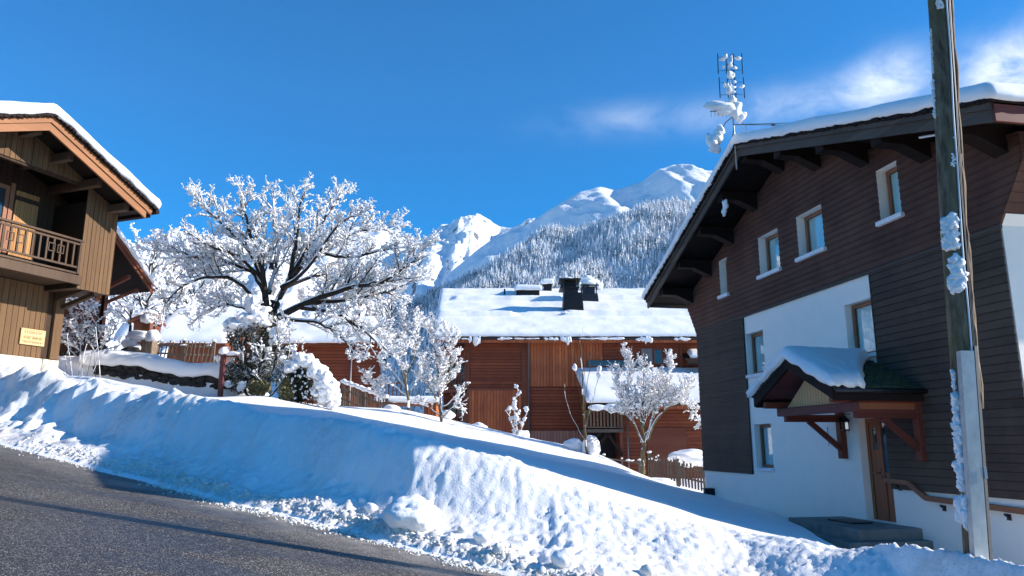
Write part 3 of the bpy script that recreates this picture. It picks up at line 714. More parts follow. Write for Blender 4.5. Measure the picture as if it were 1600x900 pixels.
    ln=MB(); ln.bar((lx,0,lz+.2),(lx,-.16,lz+.2),.02); ln.box(lx-.07,lx+.07,-.23,-.09,lz-.16,lz-.13); ln.hexa([(lx-.09,-.25,lz+.04),(lx+.09,-.25,lz+.04),(lx+.09,-.07,lz+.04),(lx-.09,-.07,lz+.04),(lx-.02,-.18,lz+.17),(lx+.02,-.18,lz+.17),(lx+.02,-.14,lz+.17),(lx-.02,-.14,lz+.17)])
    for a in (-.065,.065):
        for b_ in (-.225,-.095): ln.box(lx+a-.008,lx+a+.008,b_-.008,b_+.008,lz-.13,lz+.04)
    lo_=ln.build('lantern',M['black'],t); MB().box(lx-.055,lx+.055,-.215,-.105,lz-.128,lz+.038).build('glass',M['pane'],lo_)
    r_=ray(1133,323); k_=(10.54-1.05*1.016)/(r_[0]+.18*r_[1]); w_=Vector((r_[0]*k_,r_[1]*k_,r_[2]*k_)); q_=t.matrix_basis.inverted()@w_
    lumps('snow_clump',[(q_.x+a,q_.y,q_.z+b,.07,.06,.09) for a,b in ((0,0),(.05,.08),(-.04,-.08),(.06,-.03),(-.02,.1),(-.07,-.14))],M['snow'],t,ICO2,.45,5)
    # cable on wall near porch
    MB().tube([(6.9,-.012,.42),(6.9,-.012,-.02)],.006,5).build('cable',M['dark_metal'],t)
    return t
def xr_z(x,RX,RZ,SR): return RZ+(SR[1]-RZ)*(x-RX)/(SR[0]-RX)
def xr_zl(x,RX,RZ,SL): return SL[1]+(RZ-SL[1])*(x-SL[0])/(RX-SL[0])
RH=right_house()
def rhw(s,n,z):
    q=math.hypot(.18,1); return Vector((6.139+.177*s-.984*n,24.45-.984*s-.177*n,z))
# doormat
p=rhw(8.35,.62,-1.545); o=MB().box(-.42,.42,-.24,.24,-.012,.012).build('doormat',M['black'],None,bevel=.005); o.location=p; o.rotation_euler=(0,0,math.atan2(-.984,.177)); tag(o,'dark rectangular doormat on the stone step before the wooden door','doormat')
# courtyard slab
o=MB().box(4.9,9.5,8.6,20.5,-2.4,-2.16).build('yard_paving',M['concrete']); tag(o,kind='structure')
# dark hedge strip/soil by the wall foot
# small black box at the far corner
p=at(1109,771,23.9); o=MB(); o.box(-.17,.17,-.12,.12,-.5,.13); o.box(-.19,.19,-.14,.14,.13,.16); o=o.build('utility_box',M['black'],None,bevel=.01); o.location=p; tag(o,'small black box standing in the snow at the foot of the white wall corner','box')
# low frozen plants at the wall foot
# ================================================================ AERIAL
def aerial():
    b=rhw(5.9,1.33,7.30); top=Vector((b.x-.03,b.y+.1,10.42))
    t=empty('television_aerial',b,0,'tall roof aerial mast with snow-covered antennas above the gable peak','aerial')
    def L(p): return Vector(p)-b
    m=MB(); m.tube([(0,0,-.25),(0,0,.6),L(top)],[.024,.022,.014],8); m.build('mast',M['galv'],t,True)
    # UHF grid antenna (upper): four vertical dipole columns on spreaders
    g=MB(); s=MB()
    for zz in (2.95,2.55,2.2,1.85):
        g.tube([(-.30,0,zz),(.30,0,zz+.02)],.006,5)
    for x in (-.32,-.1,.1,.33):
        for z0,z1 in ((2.45,3.05),(1.75,2.35)):
            g.tube([(x-.02+.05*(2.9-z0)*.3,-.02,z0),(x,-.02,z1)],.013,5)
    for k in range(9):
        g.tube([(-.14,-.08,1.85+k*.14),(.14,-.08,1.85+k*.14)],.005,5)
    g.build('dipole_antenna',M['dark_metal'],t)
    # mid box antenna
    a=MB()
    a.tube([(-.62,-.05,1.35),(.12,0,1.42)],.012,6)
    for k in range(7): a.tube([(-.60+k*.1,-.05,1.2),(-.60+k*.1,-.05,1.5)],.005,5)
    a.build('yagi_antenna',M['dark_metal'],t)
    c=MB(); c.tube([(.02,0,1.25),(-.22,-.05,1.05),(-.35,-.08,.85),(-.62,-.15,.25)],.012,6)
    for k in range(9): c.tube([(-.3-k*.035,-.25,.93-k*.08),(-.3-k*.035,.1,.93-k*.08)],.005,5)
    c.tube([(.1,0,1.15),(.32,.02,1.0),(.34,.02,.75)],.006,5); c.tube([(.22,0,1.1),(.22,.02,.8)],.005,5)
    c.build('rod_antenna',M['dark_metal'],t)
    sn=[(-.38,-.05,1.52,.32,.16,.15),(-.12,-.05,1.45,.22,.15,.17),(.08,-.02,1.4,.15,.12,.24),(.0,0,1.68,.10,.1,.12),(.2,0,1.2,.13,.09,.13),(.28,0,1.28,.08,.07,.08),(-.25,-.04,1.33,.2,.12,.09)]
    sn+=[(-.42-.022*i*1.2,-.1,.78-.075*i,.13,.14,.13) for i in range(4)]+[(-.62,-.15,.42,.16,.15,.2),(-.58,-.12,.28,.14,.12,.16),(-.66,-.1,.52,.12,.12,.2)]
    rr=random.Random(5)
    for k in range(16): sn.append((rr.uniform(-.2,.12),-.06,rr.uniform(1.85,3.0),rr.uniform(.025,.06),.04,rr.uniform(.03,.08)))
    sn+=[(-.22,-.05,2.86,.09,.05,.05),(.22,-.03,2.9,.1,.05,.05),(-.05,-.05,2.4,.09,.07,.12),(-.08,-.05,1.95,.09,.07,.11),(.27,-.03,2.08,.07,.04,.05)]
    lumps('snow_cover',sn,M['snow_tree'],t,ICO2,.35,4)
    for i,q in enumerate((rhw(3.0,.3,6.85),rhw(8.4,.3,7.25),rhw(10.0,-.6,6.75))):
        MB().tube([(0,0,1.0),L(q)],.009,5).build('guy_wire',M['dark_metal'],t)
        if i<2:
            e=Vector((0,0,1.0)).lerp(L(q),.45); d_=(L(q)-Vector((0,0,1.0))).normalized()*.05
            MB().tube([e-d_,e+d_],.025,6).build('insulator',M['dark_metal'],t)
aerial()
# snow clinging on purlin
p=rhw(1.9,1.35,5.62)
# ================================================================ UTILITY POLE
def pole():
    b=Vector((4.93,8.4,-1.9)); tp=Vector((5.40,8.4,6.6)); t=empty('utility_pole',b,0,'weathered wooden utility pole with snow patches and steel guard before the dark house','pole')
    d=(tp-b); n=60; pts=[]; rad=[]
    for i in range(n+1):
        f=i/n; pts.append(d*f+Vector((.012*math.sin(f*9),0,0))); rad.append(.130-.016*f)
    k=20; V=[]; Fc=[]
    for i,p in enumerate(pts):
        for j in range(k):
            a=2*PI*j/k; r=rad[i]*(1+.05*N.noise(Vector((math.cos(a)*2.5,math.sin(a)*2.5,p.z*.9)))+.03*N.noise(Vector((math.cos(a)*6,math.sin(a)*6,p.z*.6)))); V.append((p.x+r*math.cos(a),p.y+r*math.sin(a),p.z))
    for i in range(n):
        for j in range(k): Fc.append((i*k+j,i*k+(j+1)%k,(i+1)*k+(j+1)%k,(i+1)*k+j))
    npmesh('pole_shaft',V,Fc,M['pole_wood'],t)
    def S(f,a,off=0):
        i=min(int(f*n),n-1); q=pts[i]+(pts[i+1]-pts[i])*(f*n-i); r=rad[i]+off; return q+Vector((r*math.cos(a),r*math.sin(a),0))
    # strip of split wood along the right side
    sp=MB(); 
    for (f0,f1,w) in ((.27,1,.066),(.27,.62,.05)):
        prev=None
        pl=[S(f0+(f1-f0)*i/24,-.42 if w==.066 else -.75,.012+.006*math.sin(i*1.3)) for i in range(25)]
        sp.tube(pl,[w*(.45+.12*math.sin(i*2.1)) for i in range(25)],6)
    sp.build('split_timber_strip',M['strip_wood'],t,True)
    for i,(a,r,c,f0) in enumerate(((-1.35,.010,'white_paint',.33),(-1.15,.012,'black',.22),(-1.0,.012,'dark_metal',.2))):
        MB().tube([S(f0+(1-f0)*j/30,a+.04*math.sin(j*.7+i),r) for j in range(31)],r,6).build('cable',M[c],t,True)
    # galvanised guard: open channel facing left-back, standing on the camera side
    g=MB(); x0=.02
    zb,zt=-.2,2.92
    def gp(z,x,y): q=d*(z/d.z); return Vector((q.x+x,q.y+y,z))
    th=.006
    for (xa,ya,xb,yb) in ((-.135,-.205,.015,-.20),(-.135,-.205,-.135,-.12),(.015,-.20,.05,-.12)):
        g.hexa([gp(zb,xa,ya),gp(zb,xb,yb),gp(zb,xb+th,yb+th+.004),gp(zb,xa+th,ya+th+.004),gp(zt,xa,ya),gp(zt,xb,yb),gp(zt,xb+th,yb+th+.004),gp(zt,xa+th,ya+th+.004)])
    g.build('metal_guard',M['galv'],t)
    g2=MB(); zt2=2.98
    for (xa,ya,xb,yb) in ((.055,-.15,.105,-.12),):
        g2.hexa([gp(zb,xa,ya),gp(zb,xb,yb),gp(zb,xb-.01,yb+.03),gp(zb,xa-.01,ya+.03),gp(zt2,xa,ya),gp(zt2,xb,yb),gp(zt2,xb-.01,yb+.03),gp(zt2,xa-.01,ya+.03)])
    g2.build('guard_strip',M['dark_metal'],t)
    c=MB(); c.box(0,.03,0,.02,0,.12); c=c.build('guard_clip',M['galv'],t); c.location=gp(1.55,.02,-.225)
    # painted trail mark and tag
    MB().face([S(.325,-2.15,.004),S(.325,-1.75,.004),S(.337,-1.75,.004),S(.337,-2.15,.004)]).face([S(.325,-1.75,.004),S(.325,-1.45,.004),S(.337,-1.45,.004),S(.337,-1.75,.004)]).build('blue_trail_mark',plain('blue_paint',(.03,.16,.55),.6),t)
    MB().face([S(.318,-2.15,.004),S(.318,-1.55,.004),S(.3245,-1.55,.004),S(.3245,-2.15,.004)]).build('white_trail_mark',M['white_paint'],t)
    q=S(.506,PI+.2,.02); tg=MB(); tg.box(q.x-.035,q.x+.02,q.y-.03,q.y-.02,q.z-.05,q.z+.04); tg.build('yellow_tag',plain('tag_yellow',(.5,.5,.28),.5),t)
    # snow stuck on the left side
    rr=random.Random(11)
    def patch(f0,f1,a0,a1,n_,s):
        it=[]; n_=int(n_*2.2)
        for i in range(n_):
            f=f0+(f1-f0)*(i+.5*rr.random())/n_; a=(a0+a1)/2+(a1-a0)*.5*math.sin(i*2.4)*rr.random(); q=S(f,a,.0); ss=s*rr.uniform(.45,.95); it.append((q.x,q.y,q.z,ss*1.05,ss*.55,ss*rr.uniform(.7,1.3)))
        lumps('snow_patch',it,M['snow'],t,ICO2,.55,n_)
    patch(.485,.527,3.3,4.7,26,.06); patch(.425,.470,3.5,5.0,28,.055)
    patch(.17,.287,3.0,3.9,60,.055); patch(.295,.32,3.1,3.5,9,.03); patch(.13,.157,3.0,4.6,18,.08)
    patch(.60,.62,4.4,4.9,5,.02); patch(.64,.655,4.8,5.3,4,.02); patch(.75,.82,3.05,3.3,18,.022); patch(.845,.86,3.9,4.6,6,.03); patch(.885,.90,4.2,4.6,5,.022); patch(.68,.74,2.95,3.25,12,.03)
pole()
# ================================================================ LEFT HOUSE
LO=(-13.473,22.002); LA=math.atan2(.934,.358)
def left_house():
    t=empty('timber_chalet',(LO[0],LO[1],0),LA,'brown timber chalet at the left edge with a balcony and a snow-covered gable roof','house')
    rr=random.Random(21)
    RX,RZ=-2.81,8.62; ER=(.72,7.08); EL_=(-7.4,6.6)
    def top(x): return RZ+(ER[1]-RZ)*(x-RX)/(ER[0]-RX) if x>RX else RZ+(EL_[1]-RZ)*(x-RX)/(EL_[0]-RX)
    def boards(mb,x0,x1,zb,zt,y,w=.17,th=.022,gap=.014):
        x=x0
        while x<x1-.02:
            ww=min(w*rr.uniform(.9,1.08),x1-x); a,b=x+gap/2,x+ww-gap/2
            za,zb_=(zt(a),zt(b)) if callable(zt) else (zt,zt); yy=y-th-rr.uniform(0,.006); lo=zb+rr.uniform(-.008,.008)
            mb.hexa([(a,yy,lo),(b,yy,lo),(b,y,lo),(a,y,lo),(a,yy,za),(b,yy,zb_),(b,y,zb_),(a,y,za)]); x+=ww
    # core
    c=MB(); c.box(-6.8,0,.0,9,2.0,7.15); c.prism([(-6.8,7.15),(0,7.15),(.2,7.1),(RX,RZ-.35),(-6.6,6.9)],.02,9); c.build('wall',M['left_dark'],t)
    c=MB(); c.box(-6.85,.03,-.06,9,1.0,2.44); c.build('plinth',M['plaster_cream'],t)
    lb=MB(); boards(lb,-6.6,-.50,2.45,4.55,0,.165); lb.build('lower_boards',M['left_boards'],t)
    MB().box(-.30,-.02,-.10,.02,2.45,4.6).build('corner_post',M['left_boards'],t,bevel=.01)
    # loggia side panel / bay
    pn=MB(); boards(pn,-.68,.43,4.40,lambda x:top(x)-.2,-1.3,.135); 
    pp=pn.build('bay_boards',M['left_boards'],t)
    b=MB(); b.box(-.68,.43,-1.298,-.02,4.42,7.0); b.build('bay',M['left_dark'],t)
    # gable board panel (hung in front of the loggia)
    gb=MB(); boards(gb,-6.6,-.68,7.49,lambda x:top(x)-.12,-1.3,.155); gbo=gb.build('gable_boards',M['left_boards'],t)
    MB().box(-6.6,-.66,-1.29,-1.16,7.42,7.56).build('lintel_beam',M['left_dark'],t)
    # balcony
    bl=MB(); bl.box(-6.6,-.69,-1.32,0,4.58,4.70); bl=bl.build('balcony',M['left_dark'],t)
    bb=MB(); bb.box(-6.6,-.60,-1.39,-1.322,4.50,4.76); bb.box(-6.6,-.66,-1.36,-1.322,4.79,4.85); bb.build('floor_beam',M['rail_grey'],bl,bevel=.01)
    rl=MB(); rl.box(-6.6,-.66,-1.40,-1.28,5.74,5.80); rl.box(-6.6,-.69,-1.36,-1.31,5.64,5.70); rl.box(-6.6,-.69,-1.36,-1.31,4.96,5.02); rl.box(-.77,-.69,-1.38,-1.30,4.8,5.74); rl.build('handrail',M['rail_grey'],bl,bevel=.008)
    x=-.93
    while x>-6.5:
        MB().box(x-.025,x+.025,-1.355,-1.315,5.02,5.64).build('baluster',M['rail_grey'],bl); x-=.205
    for xc in (-1.35,-1.62,-2.52,-2.8):
        q=MB(); 
        for a in (-.09,.09): q.box(xc+a-.012,xc+a+.012,-1.375,-1.358,5.26,5.5)
        for a in (5.26,5.48): q.box(xc-.1,xc+.1,-1.376,-1.357,a,a+.025)
        q.build('ornament',M['rail_grey'],bl)
    # back wall of the loggia: window, shutter
    wd=window(t,(-3.1,-2.12,4.75,7.15),-.06,'frame_wood',curtain=False,w=.12)
    MB().box(-2.12,-2.0,-.12,.0,4.72,7.25).build('door_jamb',M['frame_wood'],t)
    sh=MB(); boards(sh,-1.93,-1.22,4.9,7.1,-.05,.12,.03,.008); sh=sh.build('shutter',M['shutter'],t)
    MB().box(-1.93,-1.22,-.10,-.08,6.82,6.95).build('shutter_brace',M['left_dark'],sh)
    # soffit bracket under the bay
    br=MB(); br.bar((-.1,-.05,4.0),(.05,-1.1,4.36),.12); br.bar((-.3,-.05,4.25),(-.3,-1.28,4.48),.12,.14); br.build('bracket',M['left_dark'],t)
    # roof
    Y0,Y1=-2.3,9.6
    def two(mb,dz0,dz1,y0,y1,ex=0):
        a=(EL_[0],top(EL_[0])); e=(ER[0]+ex,top(ER[0]+ex))
        mb.prism([(a[0],a[1]+dz0),(RX,RZ+dz0),(RX,RZ+dz1),(a[0],a[1]+dz1)],y0,y1); mb.prism([(RX,RZ+dz0),(e[0],e[1]+dz0),(e[0],e[1]+dz1),(RX,RZ+dz1)],y0,y1)
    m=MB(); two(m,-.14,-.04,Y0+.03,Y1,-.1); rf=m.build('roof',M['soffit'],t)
    m=MB(); two(m,-.20,.0,Y0-.06,Y0+.02); m.build('upper_fascia',M['fascia_orange'],rf)
    m=MB(); two(m,-.42,-.202,Y0-.02,Y0+.04,-.18); m.build('lower_fascia',M['fascia_orange'],rf)
    m=MB(); two(m,.002,.06,Y0-.14,Y1,.08)
    x=-7.3
    while x<ER[0]+.08:
        ww=rr.uniform(.06,.14); z=top(x); m.box(x,x+ww*.92,Y0-.16-rr.uniform(0,.04),Y0,z-.01-rr.uniform(0,.02),z+.07); x+=ww
    m.build('shingles',M['beam_dark'],rf)
    gt=MB(); e=ER[0]+.08; gt.tube([(e,Y0-.2,top(e)-.06),(e,Y1,top(e)-.06)],.07,10); gt.box(e-.15,e+.02,Y0+.1,Y1,top(e)-.2,top(e)-.12); gt.build('gutter',M['beam_dark'],rf)
    sf=MB(); sf.box(.3,ER[0]-.1,Y0+.04,Y1,6.93,6.97); sf.build('eave_soffit',M['beam_dark'],rf)
    lA=math.hypot(RX-EL_[0],RZ-EL_[1]); lB=math.hypot(ER[0]+.1-RX,RZ-ER[1])
    def P(u,v):
        if u<lA: f=u/lA; return Vector((EL_[0]+(RX-EL_[0])*f,Y0-.18+v,EL_[1]+.05+(RZ-EL_[1])*f))
        f=(u-lA)/lB; return Vector((RX+(ER[0]+.12-RX)*f,Y0-.18+v,RZ+.05+(ER[1]-RZ)*f))
    snow_slab('snow',P,lA+lB,Y1-Y0,.36,.09,M['snow_roof'],rf,rnd=.35,amp=.03,ragged=.05,hang=.07,seed=5.7)
    for x in (-3.85,-2.85,-1.87,-.88,.12):
        m=MB(); z=top(x)-.16; m.box(x-.09,x+.09,-2.0,.0,z-.30,z-.06); m.build('purlin',M['rail_grey'],t,bevel=.012)
    # name plate with three lines of carved letters (unreadable at this distance in the photo)
    pl=MB(); pl.box(-1.24,-.50,-.075,-.045,2.79,3.25); pl=pl.build('name_plate',wood('plate_wood','Z',.16,(.52,.36,.17),(.62,.45,.24),gw=.02),t,bevel=.006)
    q=MB()
    for (z,h,ws) in ((3.11,.06,(8,)),(2.965,.055,(4,6)),(2.84,.05,(9,))):
        x=-1.14; rem=sum(ws)+len(ws)-1; step=.56/rem
        for wn in ws:
            for i in range(wn):
                k=rr.randrange(4); a=x+.006; c_=x+step*.72
                q.box(a,a+.009,-.079,-.074,z,z+h)
                if k in (0,2): q.box(c_-.009,c_,-.079,-.074,z,z+h)
                if k in (0,1): q.box(a+.009,c_-.01,-.079,-.074,z+h-.009,z+h)
                if k in (1,2,3): q.box(a+.009,c_-.01,-.079,-.074,z+h*.45,z+h*.45+.009)
                if k==3: q.box(a+.009,c_-.01,-.079,-.074,z,z+.009)
                x+=step
            x+=step
    q.build('lettering',plain('ink',(.13,.08,.04),.8),pl)
left_house()
# ---------------------------------------------------------------- chalet behind the left one
def back_left():
    k=.383; c=-26.3; 
    def pt(px,py):
        r=ray(px,py); tt=c/(r[0]-k*r[1]); return Vector((r[0]*tt,r[1]*tt,r[2]*tt))
    A=pt(177,362); B=pt(240,452)
    t=empty('red_brown_outbuilding',(B.x,B.y,0),LA,'red-brown wooden building with steep snowy roof edge just behind the brown timber chalet','house')
    ds=(Vector((A.x,A.y))-Vector((B.x,B.y))).length; dz=A.z-B.z; sl=dz/ds
    rx=-ds*1.55; rz=B.z+sl*ds*1.55
    f=MB(); 
    f.prism([(rx,rz-.22),(0,B.z-.22),(0,B.z),(rx,rz)],0,.06); f.prism([(rx,rz-.1),(0.05,B.z-.1),(0.05,B.z+.07),(rx,rz+.07)],-.06,-.002)
    r=MB(); r.prism([(rx,rz-.1),(-.02,B.z-.1),(-.02,B.z-.0),(rx,rz-.0)],.06,5); r.prism([(rx*2,B.z-.1),(rx,rz-.1),(rx,rz),(rx*2,B.z)],.06,5); rf=r.build('roof',M['soffit'],t)
    f.build('fascia',M['chalet_beam'],rf)
    L=math.hypot(rx,rz-B.z)
    def P(u,v): q=u/L; return Vector((rx+(-rx+.05)*q,-.1+v,rz+(B.z-rz)*q+.08))
    snow_slab('snow',P,L,5,.26,.12,M['snow_roof'],rf,rnd=.2,amp=.03,ragged=.05,seed=2)
    wx=-1.15
    w_=MB(); w_.prism([(rx*1.7,0),(wx,0),(wx,B.z+sl*1.15-.15),(rx,rz-.15),(rx*1.7,B.z+.2)],1.3,5); w_.build('wall',M['old_red'],t)
    MB().box(wx-.12,wx+.04,1.16,1.3,0,B.z+.45).build('corner_post',M['old_red'],t)
    for a_,b_,w__ in (((wx-.05,1.2,B.z-.7),(wx+.75,.4,B.z-.05),.12),((wx,1.2,B.z-.05),(wx,.1,B.z+.3),.14),((wx-1.2,1.2,B.z+.9),(wx-1.2,.1,B.z+.95),.18)): MB().bar(a_,b_,w__).build('brace',M['chalet_beam'],t)
back_left()
# ================================================================ CENTRAL RED CHALET
def chalet():
    t=empty('red_chalet',(0,48,0),0,'large red timber chalet in the middle with a wide snow-covered roof and black chimneys','house')
    rr=random.Random(31)
    def pan(name,x0,x1,z0,z1,m,y=0.): return MB().box(x0,x1,y-.04,y+.12,z0,z1).build(name,M[m],t)
    MB().box(-2.75,13.2,.1,26,-4,6.7).build('wall',M['chalet_h'],t)
    MB().box(-4.6,-2.75,2.4,26,-4,6.7).build('rear_wall',M['chalet_beam'],t)
    MB().prism([(0,6.7),(0,6.8)],0,1) 
    pan('upper_boarding',-2.8,.58,3.52,6.7,'chalet_h'); pan('lower_boarding',-2.8,.58,-4,3.46,'chalet_v')
    pan('dark_boarding',.6,1.08,-4,6.7,'chalet_beam',.03)
    pan('upper_boarding',1.1,5.86,3.66,6.7,'chalet_v'); pan('middle_boarding',1.1,4.6,.92,3.62,'chalet_h'); pan('base_boarding',1.1,4.6,-4,.88,'chalet_grey')
    pan('upper_boarding',5.9,10.9,4.3,6.7,'chalet_h')
    for x in (-2.82,1.02,10.9): MB().box(x-.07,x+.08,-.10,.0,-4,6.7).build('corner_board',M['chalet_beam'],t)
    MB().box(-2.8,.6,-.08,.0,3.42,3.54).build('floor_band',M['chalet_beam'],t)
    w_=window(t,(9.1,9.75,5.05,6.1),-.06,'dark_metal' if False else 'chalet_beam',curtain=False,w=.09)
    MB().box(8.35,9.05,-.1,-.05,5.05,6.1).build('shutter',M['pipe'],t)
    # left loggias with balconies
    for zf,zt in ((3.5,4.5),(.95,1.9)):
        b=MB().box(-4.7,-2.85,-.05,2.4,zf-.22,zf-.02).build('balcony',M['chalet_beam'],t)
        r=MB(); r.box(-4.7,-2.87,-.08,0,zt-.08,zt); r.box(-4.7,-2.87,-.06,-.02,zf+.06,zf+.12); r.build('handrail',M['chalet_beam'],b)
        x=-4.66
        while x<-2.9: MB().box(x,x+.05,-.055,-.025,zf+.1,zt-.05).build('baluster',M['chalet_beam'],b); x+=.17
        window(t,(-4.4,-3.0,zf+.0,zf+1.9),2.34,'chalet_h',curtain=False,w=.14,muntin=True)
    for x in (-4.65,-2.95): MB().box(x-.09,x+.09,-.05,.12,-4,6.7).build('loggia_post',M['chalet_beam'],t)
    MB().bar((-2.95,-.0,5.3),(-3.9,-.0,6.4),.14).build('brace',M['chalet_beam'],t); MB().bar((-2.95,0,2.3),(-3.9,0,3.2),.14).build('brace',M['chalet_beam'],t)
    MB().box(-4.7,-2.9,.6,.9,5.7,6.3).build('loggia_panel',M['chalet_v'],t)
    # roof : eave z 6.8 at y=-1, ridge z 12.75 at y=13.8
    e0,e1,zr,yr=6.8,13.4,12.72,13.8
    LX0,LX1,RX0=-4.95,13.3,-6.0
    r=MB()
    r.hexa([(LX0,-1,6.58),(LX1,-1,6.58),(LX1,yr,zr-.2),(RX0,yr,zr-.2),(LX0,-1,6.74),(LX1,-1,6.74),(LX1,yr,zr-.04),(RX0,yr,zr-.04)])
    r.hexa([(RX0,yr,zr-.2),(LX1,yr,zr-.2),(LX1,28,6.9),(RX0,28,6.9),(RX0,yr,zr-.04),(LX1,yr,zr-.04),(LX1,28,7.05),(RX0,28,7.05)])
    rf=r.build('roof',M['chalet_beam'],t)
    MB().prism([(0,0),(0,0)],0,0)
    g=MB(); g.tube([(LX0-.05,-1.08,6.62),(LX1,-1.08,6.62)],.09,8); g.build('gutter',M['dark_metal'],rf)
    MB().box(LX0,LX1,-1.02,-.98,6.36,6.56).build('eave_board',M['chalet_v'],rf)
    Lv=math.hypot(yr+1,zr-6.8)
    def P(u,v):
        f=v/Lv; x0=LX0+(RX0-LX0)*f; x=x0+(LX1+.1-x0)*u/(LX1-LX0); return Vector((x,-1.12+(yr+1.2)*f,6.76+(zr-6.74)*f))
    def fn(u,v):
        k=1.
        for c,u0,u1 in ((4.5,-1,5.6),(4.7,8.6,19),(10.3,.8,9.5),(10.6,11,19)):
            if u0<u<u1 and c<v<c+2.6: k+=1.0*(1-(v-c)/2.6)**1.5*min(1,(u-u0)/.5,(u1-u)/.5)
        return k
    snow_slab('snow',P,LX1-LX0,Lv,.32,.11,M['snow_roof'],rf,rnd=.45,amp=.03,ragged=.03,hang=.08,seed=1.2,fn=fn)
    def P3(u,v): return Vector((LX1-u,yr+.05+v*.9,zr-v*.4))
    snow_slab('rear_snow',P3,LX1-RX0,14,.3,.5,M['snow_roof'],rf,rnd=.4,amp=.03,ragged=.03)
    # frozen fringe slipping below the eave
    fr=[]; 
    for xc,wd,h in ((-4.1,.5,.16),(-2.4,.35,.45),(-2.2,.2,.5),(-.4,.5,.12),(2.5,.6,.14),(3.4,.45,.32),(3.55,.2,.42),(6.3,.9,.13),(8.4,.5,.2),(8.6,.3,.33),(10.8,.6,.16),(12,.5,.12),(-3.2,.8,.1),(1,.8,.08),(5,.8,.08)):
        
        for q_ in range(7): fr.append((xc+rr.uniform(-.8,.8)*wd,-1.15,6.62-h*rr.uniform(.0,.45),wd*rr.uniform(.2,.45),.07,h*rr.uniform(.3,.7)))
    lumps('snow_fringe',fr,M['snow'],rf,ICO2,.35,2)
    # chimneys
    def rz(y): return 6.8+.4*(y+1)
    def chim(x0,x1,y,h,d,capm='black',flare=0):
        z=rz(y); c=MB(); c.hexa([(x0-flare,y,z-.3),(x1+flare,y,z-.3),(x1+flare,y+d,z-.3),(x0-flare,y+d,z-.3),(x0,y,z+h),(x1,y,z+h),(x1,y+d,z+h),(x0,y+d,z+h)]); return c,z
    c,z=chim(3.75,5.05,4.5,1.75,1.6,flare=.14); c.box(3.75,4.75,4.45,6.0,z+1.6,z+2.05); c.box(3.45,4.85,4.3,6.1,z+2.05,z+2.12)
    for x in (3.6,4.7): c.box(x,x+.1,4.4,4.5,z+2.1,z+2.65); c.box(x,x+.1,5.9,6.0,z+2.1,z+2.65)
    c.box(3.75,4.65,4.8,5.7,z+2.1,z+2.6); c.box(3.4,4.95,4.25,6.15,z+2.65,z+2.75)
    ch=c.build('chimney',M['black'],t,bevel=.01)
    lumps('snow_cap',[(4.2,5.2,z+2.8,.62,.8,.13)],M['snow'],ch,ICO3,.15,1)
    c,z=chim(5.35,6.6,8.2,.95,1.3,flare=.12); c.box(5.45,6.4,8.3,9.3,z+.9,z+1.5)
    for x in (5.3,5.85,6.45): c.box(x,x+.08,8.2,8.28,z+.95,z+1.7)
    c.box(5.2,6.75,8.1,9.6,z+1.55,z+1.62)
    ch=c.build('chimney',M['dark_metal'],t); lumps('snow_cap',[(6.0,8.8,z+1.75,.85,.8,.42),(5.9,8.8,z+2.15,.5,.55,.32),(5.25,8.5,z+1.6,.28,.4,.33),(6.75,8.5,z+1.6,.28,.4,.36)],M['snow'],ch,ICO3,.22,6)
    c,z=chim(.35,2.2,10.4,.75,1.9); ch=c.build('chimney',M['black'],t)
    def PA(u,v): return Vector((.22+u,10.25+v,z+.78+v*.18))
    snow_slab('snow_cap',PA,2.15,2.1,.42,.12,M['snow_roof'],ch,rnd=.3,amp=.02,ragged=.03,hang=.05)
    c,z=chim(2.65,3.3,12.6,.9,1.); ch=c.build('chimney',M['black'],t)
    z2=z
    def PB(u,v): return Vector((2.5+u,12.5+v,z2+.9))
    snow_slab('snow_cap',PB,.95,1.2,.45,.1,M['snow_roof'],ch,rnd=.3,amp=.02,ragged=.03,hang=.05)
    
    for x_,y_,h_ in ((7.4,3.9,.55),(-.6,11,.75)): MB().tube([(x_,y_,rz(y_)+.1),(x_,y_,rz(y_)+h_)],.07,8).build('vent_pipe',M['black'],t)
    lumps('fallen_snow',[(4.4+rr.uniform(-1.,1.),4.1-abs(rr.gauss(0,.35)),rz(3.9)+.32,rr.uniform(.05,.16),rr.uniform(.05,.16),.07) for _ in range(40)],M['snow'],rf,ICO1,.3,9)
    # downpipes
    for x,y,z0,z1 in ((1.08,-.16,-4,6.5),):
        p=MB(); p.tube([(x,y,z0),(x,y,z1-.3),(x,-1.0,z1+.1)],.055,8); p.build('downpipe',M['pipe'],t,True)
    # lower wing with its own roof
    wx0,wy0=4.35,-4.9
    r=MB(); r.hexa([(wx0,wy0,2.2),(15.2,wy0,2.2),(15.2,-.05,4.4),(4.15,-.05,4.4),(wx0,wy0,2.36),(15.2,wy0,2.36),(15.2,-.05,4.56),(4.15,-.05,4.56)])
    wf=r.build('wing_roof',M['black'],t)
    def PW(u,v): f=v/5.3; return Vector((wx0-.05-.2*f+u,wy0-.08+4.9*f,2.38+2.2*f))
    def fw(u,v): return 1+(.5*max(0,1-(v-3.0)/1.5) if 3.0<v<4.5 else 0)
    snow_slab('snow',PW,10.9,5.3,.36,.14,M['snow_roof'],wf,rnd=.35,amp=.025,ragged=.03,hang=.06,seed=4,fn=fw)
    lumps('snow_fringe',[(4.9,wy0-.1,2.1,.55,.08,.17),(5.9,wy0-.1,2.08,.7,.08,.2),(7.2,wy0-.1,2.1,.5,.08,.16),(11.5,wy0-.1,2.1,.6,.08,.15),(12.4,wy0-.1,2.1,.5,.08,.18)],M['snow'],wf,ICO2,.3,3)
    MB().box(4.4,15.2,wy0+.02,wy0+.06,2.02,2.2).build('eave_board',M['chalet_v'],wf)
